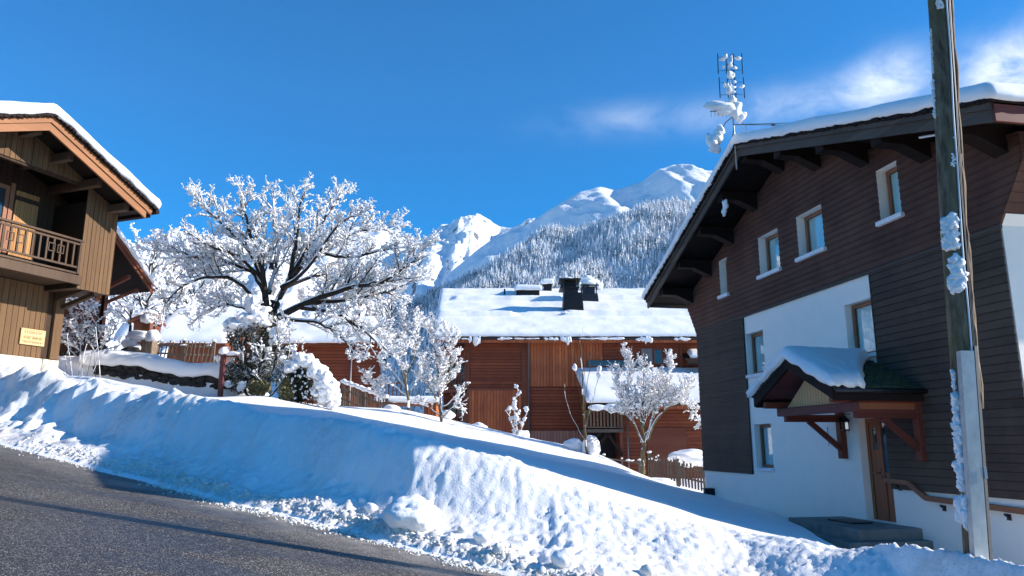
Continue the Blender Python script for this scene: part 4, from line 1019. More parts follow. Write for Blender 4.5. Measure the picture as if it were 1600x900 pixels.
    MB().box(4.9,8.5,-.12,-.04,4.95,5.32).build('strip_window',M['glass'],t)  # thin dark glossy box on the wall above the wing roof
    MB().box(6.45,15,-3.5,.1,-4,2.6).build('wing_wall',M['chalet_h'],t)
    MB().box(6.3,6.5,-3.62,-3.45,-4,2.5).build('corner_board',M['chalet_beam'],t)
    MB().box(7.9,10.2,-3.56,-3.48,-3,1.0).build('dark_boarding',M['chalet_beam'],t)
    b=MB(); b.box(4.2,6.5,-3.8,.0,.72,.9); b=b.build('balcony',M['fascia_grey'],t)
    r_=MB(); r_.box(4.2,6.5,-3.85,-3.77,1.92,2.0); r_.box(4.2,6.5,-3.83,-3.79,.98,1.04); r_.build('handrail',M['fence_wood'],b)
    x=4.35
    while x<6.45: MB().box(x,x+.1,-3.83,-3.80,1.02,1.93).build('baluster',M['fence_wood'],b); x+=.2
    MB().box(4.15,4.3,-3.9,-3.75,-4,2.3).build('post',M['chalet_beam'],t)
    MB().box(4.62,6.44,-.6,.02,-4,.7).build('doorway_shade',M['black'],t)  # solid black box stands in for the shade inside the opening
    p=MB(); p.tube([(6.75,-3.7,-4),(6.75,-3.7,2.1)],.055,8); p.build('downpipe',M['pipe'],t,True)
    MB().bar((4.7,-3.7,-.4),(5.6,-3.7,.65),.16).bar((6.4,-3.7,-.6),(5.6,-3.7,.65),.16).build('arch_brace',M['beam_dark'],t)
    # neighbouring tiled hood to the right
    s=MB(); s.hexa([(11.0,-1.5,4.9),(14,-1.5,4.9),(14,.1,5.7),(11.0,.1,5.7),(11.0,-1.5,4.98),(14,-1.5,4.98),(14,.1,5.78),(11.0,.1,5.78)]); h=s.build('side_hood',M['beam_dark'],t)
    def PH(u,v): return Vector((11.4+u,-.6+v,5.45+v*.5))
    snow_slab('snow',PH,2.6,.9,.3,.12,M['snow_roof'],h,rnd=.25,amp=.02,ragged=.03)
chalet()
# ================================================================ low houses behind the big tree
def simple_house(name,label,E0,E1,R0,R1,wall,dz=2.6,thick=.34,seed=0,back=6,extra=None):
    t=empty(name,(E0.x,E0.y,E0.z-dz),0,label,'house'); o=Vector((E0.x,E0.y,E0.z-dz))
    e0,e1,r0,r1=[p-o for p in (E0,E1,R0,R1)]
    dn=Vector((0,0,-.14)); m=MB(); m.hexa([e0+dn,e1+dn,r1+dn,r0+dn,e0,e1,r1,r0])
    bk=Vector((0,back,-back*.4)); m.hexa([r0+dn,r1+dn,r1+bk+dn,r0+bk+dn,r0,r1,r1+bk,r0+bk]); rf=m.build('roof',M['chalet_beam'],t)
    Lu=(e1-e0).length; Lv=(r0-e0).length
    def P(u,v):
        a=u/Lu; b=v/Lv; return (e0*(1-a)+e1*a)*(1-b)+(r0*(1-a)+r1*a)*b+Vector((0,0,.01))
    snow_slab('snow',P,Lu,Lv,thick,.22,M['snow_roof'],rf,rnd=.4,amp=.04,ragged=.05,hang=.1,seed=seed,fn=lambda u,v:1+(.5*max(0,1-(Lv*.5-v)/1.) if Lv*.5-1<v<Lv*.5 else 0))
    yw=e0.y+.9; w_=MB()
    ry=r0.y-.3; w_.hexa([(e0.x+.6,yw,-3.2),(e1.x-.3,yw,-3.2),(r1.x-.4,ry,-3.2),(r0.x+.6,ry,-3.2),(e0.x+.6,yw,e0.z+.2),(e1.x-.3,yw,e1.z+.2),(r1.x-.4,ry,r1.z-.3),(r0.x+.6,ry,r0.z-.3)]); w_.build('wall',M[wall],t)
    if extra: extra(t,e0,e1,yw)
    return t
simple_house('low_house','low house with a wide sunlit snow roof behind the thin picket fence',at(236,535,42),at(352,536,42),at(277,482,50),at(420,480,50),'old_red',seed=1)
def ex2(t,e0,e1,yw):
    MB().box(e0.x+.45,e1.x-.2,yw-.05,yw+.0,-3.2,.4).build('lower_boarding',M['chalet_v'],t)
    x=e0.x+(e1.x-e0.x)*.66
    MB().tube([(x,yw-.12,-3),(x,yw-.12,e0.z-.1)],.07,8).build('downpipe',M['pipe'],t,True)
    b=MB().box(x+.8,e1.x+1.2,yw-1.4,yw,-.1,.12).build('balcony',M['chalet_beam'],t)
    r=MB(); r.box(x+.8,e1.x+1.2,yw-1.42,yw-1.34,1.05,1.13); r.build('handrail',M['chalet_beam'],b)
    xx=x+.85
    while xx<e1.x+1.2: MB().box(xx,xx+.07,yw-1.4,yw-1.36,.1,1.06).build('baluster',M['chalet_beam'],b); xx+=.25
    window(t,(e0.x+2.0,e0.x+3.0,.9,2.0),yw-.03,'chalet_beam',curtain=False)
simple_house('red_house','red timber house half hidden behind the right side of the big snowy tree',at(440,536,46),at(600,534,46),at(452,503,53),at(585,500,53),'chalet_h',dz=3.6,seed=4,extra=ex2)
# little hut
def hut():
    p=at(224,520,37); t=empty('garden_hut',p,0,'tiny gabled hut roof with snow above the garden between outbuilding and low roof','hut')
    a=at(205,500,37)-p; ap_=at(236,489,37)-p; b=at(247,503,37)-p
    m=MB(); m.prism([(a.x,a.z),(ap_.x-.0,ap_.z),(b.x,b.z),(b.x,b.z-.12),(ap_.x,ap_.z-.14),(a.x,a.z-.12)],-.3,.9); r=m.build('roof',M['chalet_beam'],t)
    MB().prism([(a.x+.15,-1.5),(b.x-.12,-1.5),(b.x-.12,b.z-.05),(ap_.x,ap_.z-.12),(a.x+.15,a.z-.1)],0,.6).build('wall',M['chalet_beam'],t)
    lumps('snow',[((a.x+ap_.x)/2,.5,(a.z+ap_.z)/2+.15,.62,.9,.22),(ap_.x-.2,.6,ap_.z+.05,.5,.9,.16)],M['snow'],r,ICO3,.15,3)
hut()
# ================================================================ garden: wall, post, pillar, fences
def on(px,py,Y): return at(px,py,Y)
# retaining wall
rr=random.Random(9); m=MB(); nW=60; rt=empty('retaining_wall',(-12.8,27,0),0,'low dark stone retaining wall under a thick ledge of snow on the left','wall')
A_=at(150,580,27.05); B_=at(352,606,27.05)
items=[]
for i in range(150):
    f=rr.random(); x=A_.x+(B_.x-A_.x)*f; zt=fieldz(x,26.5)+0; z=zt+rr.uniform(-.05,.50); items.append((x+12.8,27.05-27+rr.uniform(-.04,.06),z,rr.uniform(.12,.26),.14,rr.uniform(.07,.13)))
lumps('stones',items,M['stone_dark'],rt,ICO1,.3,2)
m.hexa([(A_.x+12.8,.05,1.2),(B_.x+12.8,.05,1.2),(B_.x+12.8,.5,1.2),(A_.x+12.8,.5,1.2),(A_.x+12.8,.05,float(fieldz(A_.x,26.5))+.5),(B_.x+12.8,.05,float(fieldz(B_.x,26.5))+.48),(B_.x+12.8,.5,float(fieldz(B_.x,26.5))+.48),(A_.x+12.8,.5,float(fieldz(A_.x,26.5))+.5)]); m.build('core',M['stone_dark'],rt)
def PWl(u,v):
    x=A_.x-.5+u; return Vector((x+12.8,-.12+v,float(fieldz(x,26.5))+.36+.07*math.sin(x*1.7)+.1*N.noise(Vector((x*1.3,0,2)))))
snow_slab('snow_ledge',PWl,B_.x-A_.x+.9,1.9,.5,.1,M['snow'],rt,rnd=.4,amp=.05,ragged=.1,hang=.09,seed=6)
# dark red post
p=at(345,606,26.2); t=empty('garden_post',p,0,'dark red wooden post standing before the retaining wall beside the big bush','post')
MB().box(-.075,.075,-.075,.075,-.3,1.22).build('post',M['red_dark'],t,bevel=.01); MB().box(-.1,.55,-.03,.03,1.08,1.13).build('arm',M['red_dark'],t)
lumps('snow_cap',[(0,0,1.3,.17,.16,.14),(.3,0,1.2,.25,.09,.08)],M['snow'],t,ICO2,.25,1)
# brick and stone pillar
p=at(229,553,31); t=empty('stone_pillar',p,0,'stone garden pillar with a brick top and snow hood at the left end of the picket fence','pillar')
MB().box(-.2,.3,-.2,.3,-.4,.75).build('base',M['strip_wood'],t,bevel=.04); MB().box(-.3,.02,0,.3,.7,1.35).build('brick_top',M['old_red'],t)
lumps('snow_cap',[(-.12,.1,1.5,.32,.3,.2),(-.3,0,.75,.6,.35,.2),(.2,-.02,.72,.35,.3,.25),(-.75,0,.45,.3,.3,.24),(-.5,-.1,.15,.35,.3,.22)],M['snow'],t,ICO3,.25,3)
for (px,py,Y,r,l) in ((203,551,30.5,.38,'dark rock with snow lying beside the stone pillar'),(152,545,31,.35,'snow-hooded boulder among the frosted shrubs, leftmost in the garden')):
    p=at(px,py,Y); t=empty('garden_rock',p,0,l,'rock','rocks in the upper garden')
    noisy_blob('rock',(0,0,.05),(r,r*.8,r*.6),M['stone_dark'],t,ICO3,.25,1.5,int(px)); 
    if px<200: noisy_blob('snow_cap',(0,0,.28),(r*.95,r*.8,r*.45),M['snow'],t,ICO3,.2,1.5,int(px)+1)
def picket(name,label,pts,h,sp,lean,mat,snowy,cat='fence',wid=.06,rails=(.25,.75)):
    o=Vector(pts[0]); t=empty(name,o,0,label,cat); rr=random.Random(len(label)); sn=[]
    for a,b in zip(pts[:-1],pts[1:]):
        a=Vector(a)-o; b=Vector(b)-o; L=(b-a).length; n=int(L/sp)
        for k in rails: MB().bar(a+Vector((0,0,h*k)),b+Vector((0,0,h*k)),.045,.07).build('rail',M[mat],t)
        for i in range(n):
            f=(i+.5)/n; q=a+(b-a)*f; dx=lean+rr.uniform(-.05,.05); hh=h*rr.uniform(.9,1.08)
            MB().bar(q+Vector((0,-.04,-.15)),q+Vector((dx,-.04,hh)),wid,.03,(0,1,0)).build('picket',M[mat],t)
            if snowy and rr.random()<snowy: sn.append((q.x+dx,q.y-.02,hh+.02+q.z,.05,.05,.05))
        for k in range(int(L*5*snowy)):
            f=rr.random(); q=a+(b-a)*f; sn.append((q.x,q.y,q.z+h*rails[-1]+.06,.13,.06,.05))
    for p in pts:
        q=Vector(p)-o; MB().box(q.x-.06,q.x+.06,q.y-.02,q.y+.1,q.z-.3,q.z+h*1.12).build('post',M[mat],t); sn.append((q.x,q.y+.04,q.z+h*1.15,.1,.1,.07))
    if sn: lumps('snow_cover',sn,M['snow'],t,ICO1,.3,4)
    return t
picket('picket_fence','thin leaning picket fence on the upper garden terrace left of the big tree',[at(243,558,33),at(285,560,32.5),at(332,561,33)],.72,.17,.10,'fence_wood',.35,wid=.045)
def snow_rail_fence():
    pts=[at(534,630,37),at(568,645,35.5),at(603,658,34)]
    t=picket('railed_fence','sloping railed fence with a thick snow cushion on top, right of the snow-draped bush',pts,.95,.2,0,'fence_wood',.0)
    o=Vector(pts[0]); it=[]
    for i in range(46):
        f=i/45; q=(pts[0]*(1-f)+pts[2]*f)-o; it.append((q.x,q.y,q.z+1.08+.02*math.sin(i),.13,.14,.09+.02*math.sin(i*1.7)))
    lumps('snow_cushion',it,M['snow'],t,ICO2,.2,3)
snow_rail_fence()
picket('picket_fence','rough picket fence with snow clinging to it beside the white house corner',[at(1016,742,32.5),at(1060,752,31.5),at(1108,764,30.5)],.82,.135,-.02,'fence_wood',.35,wid=.07)
picket('railed_fence','low rail fence behind the forked snowy tree, left of the rough picket fence',[at(944,728,36),at(1000,736,36)],.45,.9,0,'fence_wood',.4,rails=(.8,))
# snow mounds by the fence
def mound(px,py,Y,r,label,seed,group='snow mounds by the small trees',amp=.2):
    p=at(px,py,Y); o=noisy_blob('snow_mound',(0,0,r[2]*.5),r,M['snow'],None,ICO4,amp,1.3,seed,fine=.04); o.location=p; tag(o,label,'snow mound',group)
mound(897,704,31,(.42,.4,.3),'long low snow mound just left of the bare slim tree',1)
mound(924,712,30.6,(.34,.35,.5),'tall rounded snow mound right behind the bare slim tree',2)
mound(748,672,33,(.38,.3,.2),'small snow mound before the left boarded wall of the red chalet',5)
mound(816,684,32.5,(.32,.3,.22),'snow mound at the foot of the downpipe and sapling',6)
mound(1083,722,34,(1.1,.6,.36),'flat snow mound behind the picket fence near the house corner',7)
mound(700,652,32,(.28,.25,.2),'snow mound beside the dark balcony railing of the red chalet',8)
mound(612,650,33,(.5,.4,.3),'round snow mound at the lower end of the snow-topped fence',9)
mound(1030,760,30.3,(.6,.5,.22),'low snow mound in front of the rough picket fence',10)
# shelter
p=at(640,665,40); t=empty('bin_shelter',p,0,'low open shelter with dark posts and a flat snow-covered roof behind the small trees','shelter')
MB().box(-1.7,1.5,-1,1.,1.05,1.2).build('roof',M['chalet_beam'],t)
for x in (-1.6,-.7,.9,1.4): MB().box(x-.06,x+.06,-.9,-.78,-1,1.05).build('post',M['chalet_beam'],t)
MB().box(.9,1.45,-.7,.8,-1,1.05).build('panel',M['chalet_v'],t)
snow_slab('snow',lambda u,v:Vector((-1.75+u,-1.05+v,1.2)),3.3,2.1,.3,.15,M['snow_roof'],t,rnd=.25,amp=.02,ragged=.03)
# ================================================================ TREES
UP=Vector((0,0,1))
class Tree:
    def __init__(s,seed): s.r=random.Random(seed); s.pl=[]    # (pts, radii, level)
    def grow(s,p,d,L,r0,lvl,maxl,trop=.05,wand=.22,step=None,cs=(.33,.2,.12),cl=(.5,.42,.5),ang=(.5,1.0)):
        R_=s.r; step=step or max(.09,L/7); n=max(2,int(L/step)); d=Vector(d).normalized(); p=Vector(p); pts=[p.copy()]; rad=[r0]
        for i in range(n):
            d=(d+Vector((R_.gauss(0,1),R_.gauss(0,1),R_.gauss(0,1)))*wand*.45+UP*trop).normalized(); p=p+d*(L/n); pts.append(p.copy()); rad.append(max(.004,r0*(1-.75*(i+1)/n)))
        s.pl.append((pts,rad,lvl))
        if lvl<maxl: s.kids(pts,rad,lvl,maxl,L,trop,wand,cs,cl,ang)
    def kids(s,pts,rad,lvl,maxl,L,trop,wand,cs,cl,ang,start=.15):
        R_=s.r; sp=cs[min(lvl,len(cs)-1)]; n=int(L/sp)
        for k in range(n):
            f=start+(1-start)*(k+R_.random())/max(1,n); f=min(f,.99); x=f*(len(pts)-1); i=int(x); q=pts[i].lerp(pts[i+1],x-i); d=(pts[i+1]-pts[i]).normalized()
            a=R_.uniform(*ang); perp=d.orthogonal().normalized(); perp.rotate(__import__('mathutils').Quaternion(d,R_.uniform(0,2*PI)))
            if perp.z<-.2 and R_.random()<.5: perp.z*=-1
            nd=d*math.cos(a)+perp*math.sin(a); ln=L*cl[min(lvl,len(cl)-1)]*R_.uniform(.55,1.15)*(1.1-.6*f); ln=max(ln,.14)
            s.grow(q,nd,ln,max(.005,min(rad[i]*.6,.012+ln*.014)),lvl+1,maxl,trop,wand*1.1,None,cs,cl,ang)
def tubes(name,pls,m,parent,kf):
    V=[];Fc=[]; n0=0
    for pts,rad,lvl in pls:
        k=kf(rad[0]); 
        for i,p in enumerate(pts):
            d=(pts[min(i+1,len(pts)-1)]-pts[max(i-1,0)]); d.normalize()
            a=d.cross(UP) if abs(d.z)<.95 else d.cross(Vector((1,0,0))); a.normalize(); b=d.cross(a)
            for j in range(k):
                t=2*PI*j/k; c,s_=math.cos(t)*rad[i],math.sin(t)*rad[i]; V.append((p.x+a.x*c+b.x*s_,p.y+a.y*c+b.y*s_,p.z+a.z*c+b.z*s_))
        for i in range(len(pts)-1):
            for j in range(k): Fc.append((n0+i*k+j,n0+i*k+(j+1)%k,n0+(i+1)*k+(j+1)%k,n0+(i+1)*k+j))
        n0+=len(pts)*k
    if V: return npmesh(name,V,Fc,m,parent)
def snow_on(name,pls,parent,R_,th=.045,cover=.9,blobs=.35,blob_r=.07,minh=.0):
    """snow ridges on the upper side of every branch, with gaps, plus clumps"""
    V=[];Fc=[];n0=0; items=[]
    for pts,rad,lvl in pls:
        if R_.random()>cover: continue
        thick=th*R_.uniform(.55,1.35)*(1.0+.9*min(1,rad[0]/.06)); k=5; ok=[]
        for i,p in enumerate(pts):
            d=(pts[min(i+1,len(pts)-1)]-pts[max(i-1,0)]); d.normalize(); h=math.sqrt(max(0,1-d.z*d.z))
            a=d.cross(UP) if h>.15 else Vector((1,0,0)); a.normalize(); u=a.cross(d); 
            if u.z<0: u=-u
            t=thick*(.3+.7*h)*R_.uniform(.55,1.35)
            if i==0: t*=.6
            c=p+u*(rad[i]*.55+t*.55); w_=rad[i]*.85+t*.62; hh=t*.75+rad[i]*.25
            for j in range(k):
                g=2*PI*j/k+.3; x=math.cos(g)*w_; y=math.sin(g)*hh; V.append((c.x+a.x*x+u.x*y,c.y+a.y*x+u.y*y,c.z+a.z*x+u.z*y))
            if R_.random()<blobs*(.4+h)*.5: s_=blob_r*R_.uniform(.45,1.25); items.append((c.x,c.y,c.z+s_*.3,s_*1.25,s_*1.1,s_*.85))
        for i in range(len(pts)-1):
            if R_.random()<.10 and lvl<3: continue
            for j in range(k): Fc.append((n0+i*k+j,n0+i*k+(j+1)%k,n0+(i+1)*k+(j+1)%k,n0+(i+1)*k+j))
        e=n0+(len(pts)-1)*k; Fc.append((e,e+1,e+2,e+3)); Fc.append((n0+3,n0+2,n0+1,n0))
        # rounded end knob
        p=pts[-1]; s_=thick*R_.uniform(.7,1.3); items.append((p.x,p.y,p.z+s_*.3,s_*1.1,s_*1.1,s_*.9))
        n0+=len(pts)*k
    o=npmesh(name,V,Fc,M['snow_tree'],parent) if V else None
    if items: lumps('snow_clumps',items,M['snow_tree'],parent,ICO1 if len(items)>400 else ICO2,.42,R_.randrange(99))
def make_tree(name,label,base,tree,barkm='bark',cat='tree',group=None,th=.045,cover=.9,blobs=.35,blob_r=.07,seed=1):
    t=empty(name,base,0,label,cat,group); b=Vector(base)
    pl=[([p-b for p in pts],rad,l) for pts,rad,l in tree.pl]
    tubes('trunk',[q for q in pl if q[2]==0],M[barkm],t,lambda r:9 if r>.05 else 6)
    tubes('branches',[q for q in pl if q[2]>0],M[barkm],t,lambda r:5 if r>.03 else (4 if r>.014 else 3))
    snow_on('snow_cover',pl,t,random.Random(seed),th,cover,blobs,blob_r)
    return t
def limb_path(pxs,Y,dy,r0,r1,sub=5,rng=None):
    k=len(pxs); P=[]
    for i,(x,y) in enumerate(pxs):
        f=(i/(k-1)); P.append(at(x,y,Y+dy*f**1.2))
    out=[]; 
    for i in range(k-1):
        a=P[max(i-1,0)];b=P[i];c=P[i+1];d=P[min(i+2,k-1)]
        for j in range(sub):
            t=j/sub; q=.5*((2*b)+(c-a)*t+(2*a-5*b+4*c-d)*t*t+(3*b-a-3*c+d)*t**3)
            if rng: q=q+Vector((rng.gauss(0,1),rng.gauss(0,1),rng.gauss(0,1)))*.018
            out.append(q)
    out.append(P[-1]); n=len(out); return out,[r0+(r1-r0)*(i/(n-1))**.8 for i in range(n)]
def px_tree(seed,Y,limbs,maxl=3,cs=(.30,.19,.13),cl=(.34,.42,.5),trop=.05,wand=.25,ang=(.45,1.05),mul=1.):
    T=Tree(seed)
    for L in limbs:
        pxs,dy,r0,r1=L[:4]; pts,rad=limb_path(pxs,Y,dy,r0,r1,5,T.r); T.pl.append((pts,rad,0))
        ln=sum((pts[i+1]-pts[i]).length for i in range(len(pts)-1)); st=L[4] if len(L)>4 else .25
        if st<1: T.kids(pts,rad,0,maxl,ln*1.0,trop,wand,cs,[cl[0]*mul]+list(cl[1:]),ang,st)
    return T
big=[([(402,622),(408,560),(420,500),(430,470)],0,.25,.19,1.1),
 ([(418,520),(414,455),(404,405),(388,355),(380,300)],-.6,.17,.02,.35),
 ([(416,460),(392,425),(345,408),(300,400),(262,393),(238,392)],.8,.11,.012,.2),
 ([(412,480),(370,440),(330,432),(290,445),(262,470),(246,492)],-1.2,.10,.012,.25),
 ([(412,440),(384,385),(345,348),(318,322),(305,310)],.6,.09,.012,.2),
 ([(430,480),(452,438),(488,400),(530,374),(580,358),(618,365)],1.2,.14,.014,.22),
 ([(450,440),(462,385),(468,330),(476,290)],-.4,.11,.014,.2),
 ([(455,430),(492,365),(520,322),(540,300)],1.6,.10,.014,.2),
 ([(426,500),(478,474),(538,452),(596,440),(636,415),(655,398)],-.6,.16,.016,.25),
 ([(478,474),(530,470),(580,462),(625,448),(664,428)],1.2,.11,.014,.2),
 ([(470,480),(525,490),(562,512),(596,540),(622,560)],-1.4,.10,.012,.2),
 ([(445,500),(500,505),(535,530),(560,560)],-.4,.08,.012,.2),
 ([(424,420),(430,350),(424,295)],.8,.09,.012,.15),
 ([(500,395),(545,402),(600,390),(640,388)],-1.0,.08,.012,.15),
 ([(405,500),(370,478),(330,482),(300,505)],1.2,.07,.010,.2),
 ([(420,460),(430,420),(445,360),(452,310)],2.2,.09,.012,.2),
 ([(415,440),(370,400),(330,385),(285,360)],-1.8,.08,.012,.2),
 ([(440,450),(500,430),(545,425),(590,415)],2.6,.09,.012,.2),
 ([(440,450),(480,420),(530,350),(570,335)],-1.8,.09,.012,.25)]
T=px_tree(5,28,big,3,cs=(.19,.12,.085),cl=(.30,.44,.5),ang=(.4,1.0))
make_tree('snowy_tree','great spreading bare tree loaded with snow, tallest and widest tree left of centre',at(402,622,28),T,th=.021,cover=.93,blobs=.18,blob_r=.05,seed=2)
print('big tree polylines',len(T.pl))
# forked tree right of the red chalet wing
lim=[([(1004,744),(1005,715),(1006,692)],0,.10,.08,1.1),([(1006,695),(1000,660),(988,620),(984,580),(980,556)],.2,.05,.008,.25),([(1006,695),(1004,650),(1006,610),(1004,570)],-.3,.05,.008,.25),
 ([(1006,700),(1018,660),(1030,625),(1042,590),(1048,570)],.3,.05,.008,.25),([(1010,690),(1030,650),(1055,632),(1078,636),(1092,662)],-.3,.05,.008,.3),([(1002,690),(990,660),(970,645),(955,646)],0,.035,.006,.3),([(1005,680),(1015,630),(1020,590)],-.5,.04,.007,.2),([(1008,680),(1040,640),(1065,612),(1080,600)],.4,.04,.007,.3),([(1003,690),(985,650),(968,610),(962,585)],.3,.035,.006,.3)]
T=px_tree(8,31,lim,3,cs=(.14,.09,.07),cl=(.30,.44,.5),trop=.14,ang=(.3,.8))
make_tree('snowy_tree','small forked tree heavy with snow in front of the chalet wing',at(1004,744,31),T,'bark_light',th=.016,cover=.9,blobs=.30,blob_r=.05,seed=3)
# slim bare tree
lim=[([(917,718),(914,680),(912,640),(910,600),(908,560),(906,520)],0,.055,.008,.2),([(914,690),(898,660),(885,625),(882,600)],.2,.018,.005,.4),([(914,670),(922,640),(930,610),(940,560)],-.2,.018,.005,.4),([(913,650),(904,610),(900,570),(896,540)],.1,.018,.004,.4),([(912,640),(918,600),(922,560),(924,530)],.1,.018,.004,.4),([(916,692),(930,684),(938,676)],0,.012,.004,.5)]
T=px_tree(4,30.3,lim,1,cs=(.55,.4),cl=(.2,.4),trop=.3,ang=(.2,.5),wand=.08)
t=make_tree('slim_tree','slim nearly bare young tree in front of the red chalet, centre right',at(917,718,30.3),T,'bark_light',th=.008,cover=.25,blobs=.02,blob_r=.02,seed=3)
bq=at(917,718,30.3); lumps('snow_ball',[tuple(at(x,y,30.2)-bq)+(.10,.1,.13) for x,y in ((898,574),(936,586),(936,576))],M['snow_tree'],t,ICO3,.2,3)
# sapling by the downpipe
lim=[([(808,688),(806,660),(804,635),(810,610)],0,.02,.005,.1),([(808,688),(818,660),(824,640)],.1,.015,.004,.1),([(808,688),(798,655),(796,636)],-.1,.015,.004,.1)]
T=px_tree(14,32,lim,2,cs=(.2,.16),cl=(.25,.4),trop=.2,ang=(.3,.7))
make_tree('sapling','thin snow-tufted sapling against the chalet wall by the downpipe',at(808,688,32),T,'bark_light',cat='young tree',th=.025,cover=.8,blobs=.7,blob_r=.07,seed=3)
# two trees left of the chalet
lim=[([(690,662),(688,630),(686,600)],0,.07,.05,.9),([(688,640),(675,610),(665,580),(662,560)],.2,.04,.007,.2),([(686,610),(684,570),(676,530),(670,510)],0,.045,.007,.2),([(688,620),(700,590),(706,550),(700,515)],-.2,.04,.007,.2),([(690,640),(712,620),(724,608)],.2,.03,.006,.3),([(690,650),(668,636),(650,630)],-.2,.03,.006,.3),([(692,650),(716,632),(722,640)],-.3,.025,.006,.3),([(686,630),(668,600),(650,590)],.2,.03,.006,.2),([(688,640),(690,600),(694,560)],-.5,.04,.006,.2)]
T=px_tree(22,30.5,lim,3,cs=(.14,.09,.07),cl=(.34,.44,.5),trop=.1,ang=(.3,.9))
make_tree('snowy_tree','multi-stemmed snowy tree directly left of the red chalet balconies',at(690,662,30.5),T,'bark_light',th=.016,cover=.9,blobs=.30,blob_r=.05,seed=5)
lim=[([(640,650),(636,610),(632,580)],0,.07,.05,.9),([(634,600),(622,560),(610,530),(600,512)],.2,.045,.007,.2),([(634,590),(634,550),(630,510),(628,500)],0,.045,.007,.2),([(634,590),(650,550),(652,515),(650,500)],-.2,.04,.007,.2),([(636,620),(610,600),(590,600)],.2,.03,.006,.3),([(636,610),(606,575),(590,560)],-.2,.03,.006,.3),([(636,620),(655,590),(660,560)],.2,.03,.006,.3),([(636,630),(600,625),(580,600),(575,590)],.4,.03,.006,.3)]
T=px_tree(23,34,lim,3,cs=(.16,.10,.08),cl=(.36,.44,.5),trop=.1,ang=(.3,.9))
make_tree('snowy_tree','rounded snowy tree between the great tree and the multi-stemmed tree',at(640,652,34),T,'bark_light',th=.018,cover=.9,blobs=.30,blob_r=.052,seed=6)
# frosted shrub by the left house
lim=[([(125,560),(122,520),(110,490),(100,475)],.3,.03,.006,.1),([(130,560),(135,510),(132,480),(125,462)],-.3,.03,.006,.1),([(140,560),(150,520),(155,490),(150,470)],.2,.03,.006,.1),([(150,560),(170,530),(182,510),(188,495)],0,.03,.006,.1),([(135,560),(110,530),(95,510),(92,495)],.4,.025,.006,.1),([(155,565),(180,545),(196,530)],.2,.025,.006,.1),([(145,560),(160,530),(172,500)],-.4,.025,.006,.1),([(120,560),(100,535),(92,530)],.2,.02,.006,.1)]
T=px_tree(31,27.5,lim,3,cs=(.17,.12,.09),cl=(.36,.45,.5),trop=.02,ang=(.3,1.0))
make_tree('frosted_shrub','spreading frosted shrub in front of the outbuilding wall beside the timber chalet',at(140,562,27.5),T,'bark',cat='shrub',th=.02,cover=.85,blobs=.35,blob_r=.05,seed=7)
# thin reeds by the chalet corner
T=Tree(41)
for i in range(9):
    q=at(100+i*7,598-i*1.0,21.5); T.grow(q,(T.r.uniform(-.25,.35),0,1),T.r.uniform(.7,1.5),.010,1,2,.02,.1,None,(.5,.5,.5),(.3,.3),(.2,.5))
make_tree('dry_stems','bare dry stems sticking out of the snow at the corner of the timber chalet',at(120,598,21.5),T,'bark_light',cat='plant',th=.012,cover=.4,blobs=.05,blob_r=.02,seed=7)
# bush with dark core left of centre
def leafy(name,items_fn,n,m,parent,size,seed):
    rs=random.Random(seed); V=[];Fc=[]
    for i in range(n):
        c=items_fn(rs); s_=size*rs.uniform(.5,1.4); a=Vector((rs.gauss(0,1),rs.gauss(0,1),rs.gauss(0,1))).normalized(); b=a.orthogonal().normalized()*s_; a=a*s_; k=len(V)
        V+= [tuple(c-a*.5-b*.25),tuple(c+a*.5-b*.2),tuple(c+a*.7+b*.25),tuple(c-a*.3+b*.3)]; Fc.append((k,k+1,k+2,k+3))
    return npmesh(name,V,Fc,M[m],parent,False)
def ell(rs,c,r,shell=.4):
    while True:
        v=Vector((rs.uniform(-1,1),rs.uniform(-1,1),rs.uniform(-1,1)))
        if v.length<=1 and v.length>shell*rs.random(): break
    return Vector((c[0]+v.x*r[0],c[1]+v.y*r[1],c[2]+v.z*r[2]))
lim=[([(402,618),(398,570),(395,520),(400,480)],-.3,.06,.01,.1),([(395,618),(380,580),(370,540),(372,500)],-.5,.05,.008,.1),([(410,618),(425,580),(435,540),(432,505)],-.5,.05,.008,.1),([(388,618),(365,595),(355,570)],-.3,.04,.007,.1),([(420,620),(440,600),(460,570),(462,540)],0,.04,.007,.1),([(405,618),(405,570),(412,540)],-1.2,.04,.007,.1),([(385,615),(375,560),(360,530)],.3,.04,.007,.1),([(430,600),(450,560),(452,520),(440,490)],.3,.03,.007,.1)]
T=px_tree(51,26.8,lim,3,cs=(.2,.15,.12),cl=(.34,.45,.5),trop=.06,ang=(.3,1.0))
bp=at(400,620,26.8)
t=make_tree('snowy_bush','tall dark-hearted bush capped with snow under the great tree',bp,T,'bark',cat='bush',th=.019,cover=.7,blobs=.3,blob_r=.05,seed=8)
cs_=[(tuple(at(408,530,26.8)-bp),(.8,.6,1.15)),(tuple(at(380,520,26.7)-bp),(.6,.5,.75)),(tuple(at(425,570,26.8)-bp),(.8,.6,.8)),(tuple(at(375,585,26.8)-bp),(.55,.5,.7))]
leafy('leaves',lambda rs:ell(rs,*cs_[rs.randrange(4)]),9000,'leaf_dark',t,.055,3)
leafy('dry_leaves',lambda rs:ell(rs,tuple(at(404,606,26.5)-bp),(.45,.4,.28)),900,'leaf_straw',t,.07,4)
sn=[tuple(at(x,y,26.5)-bp)+(a,a*.8,b) for x,y,a,b in ((395,478,.32,.36),(400,462,.18,.24),(384,500,.5,.28),(374,508,.4,.2),(402,494,.42,.3),(412,505,.3,.2),(428,520,.22,.24),(432,530,.16,.2),(440,512,.2,.15),(362,515,.25,.12),(372,552,.12,.14),(345,560,.2,.14),(420,548,.15,.18),(398,560,.11,.11),(440,560,.16,.14),(357,600,.2,.14),(378,602,.16,.2))]
sn2=[]
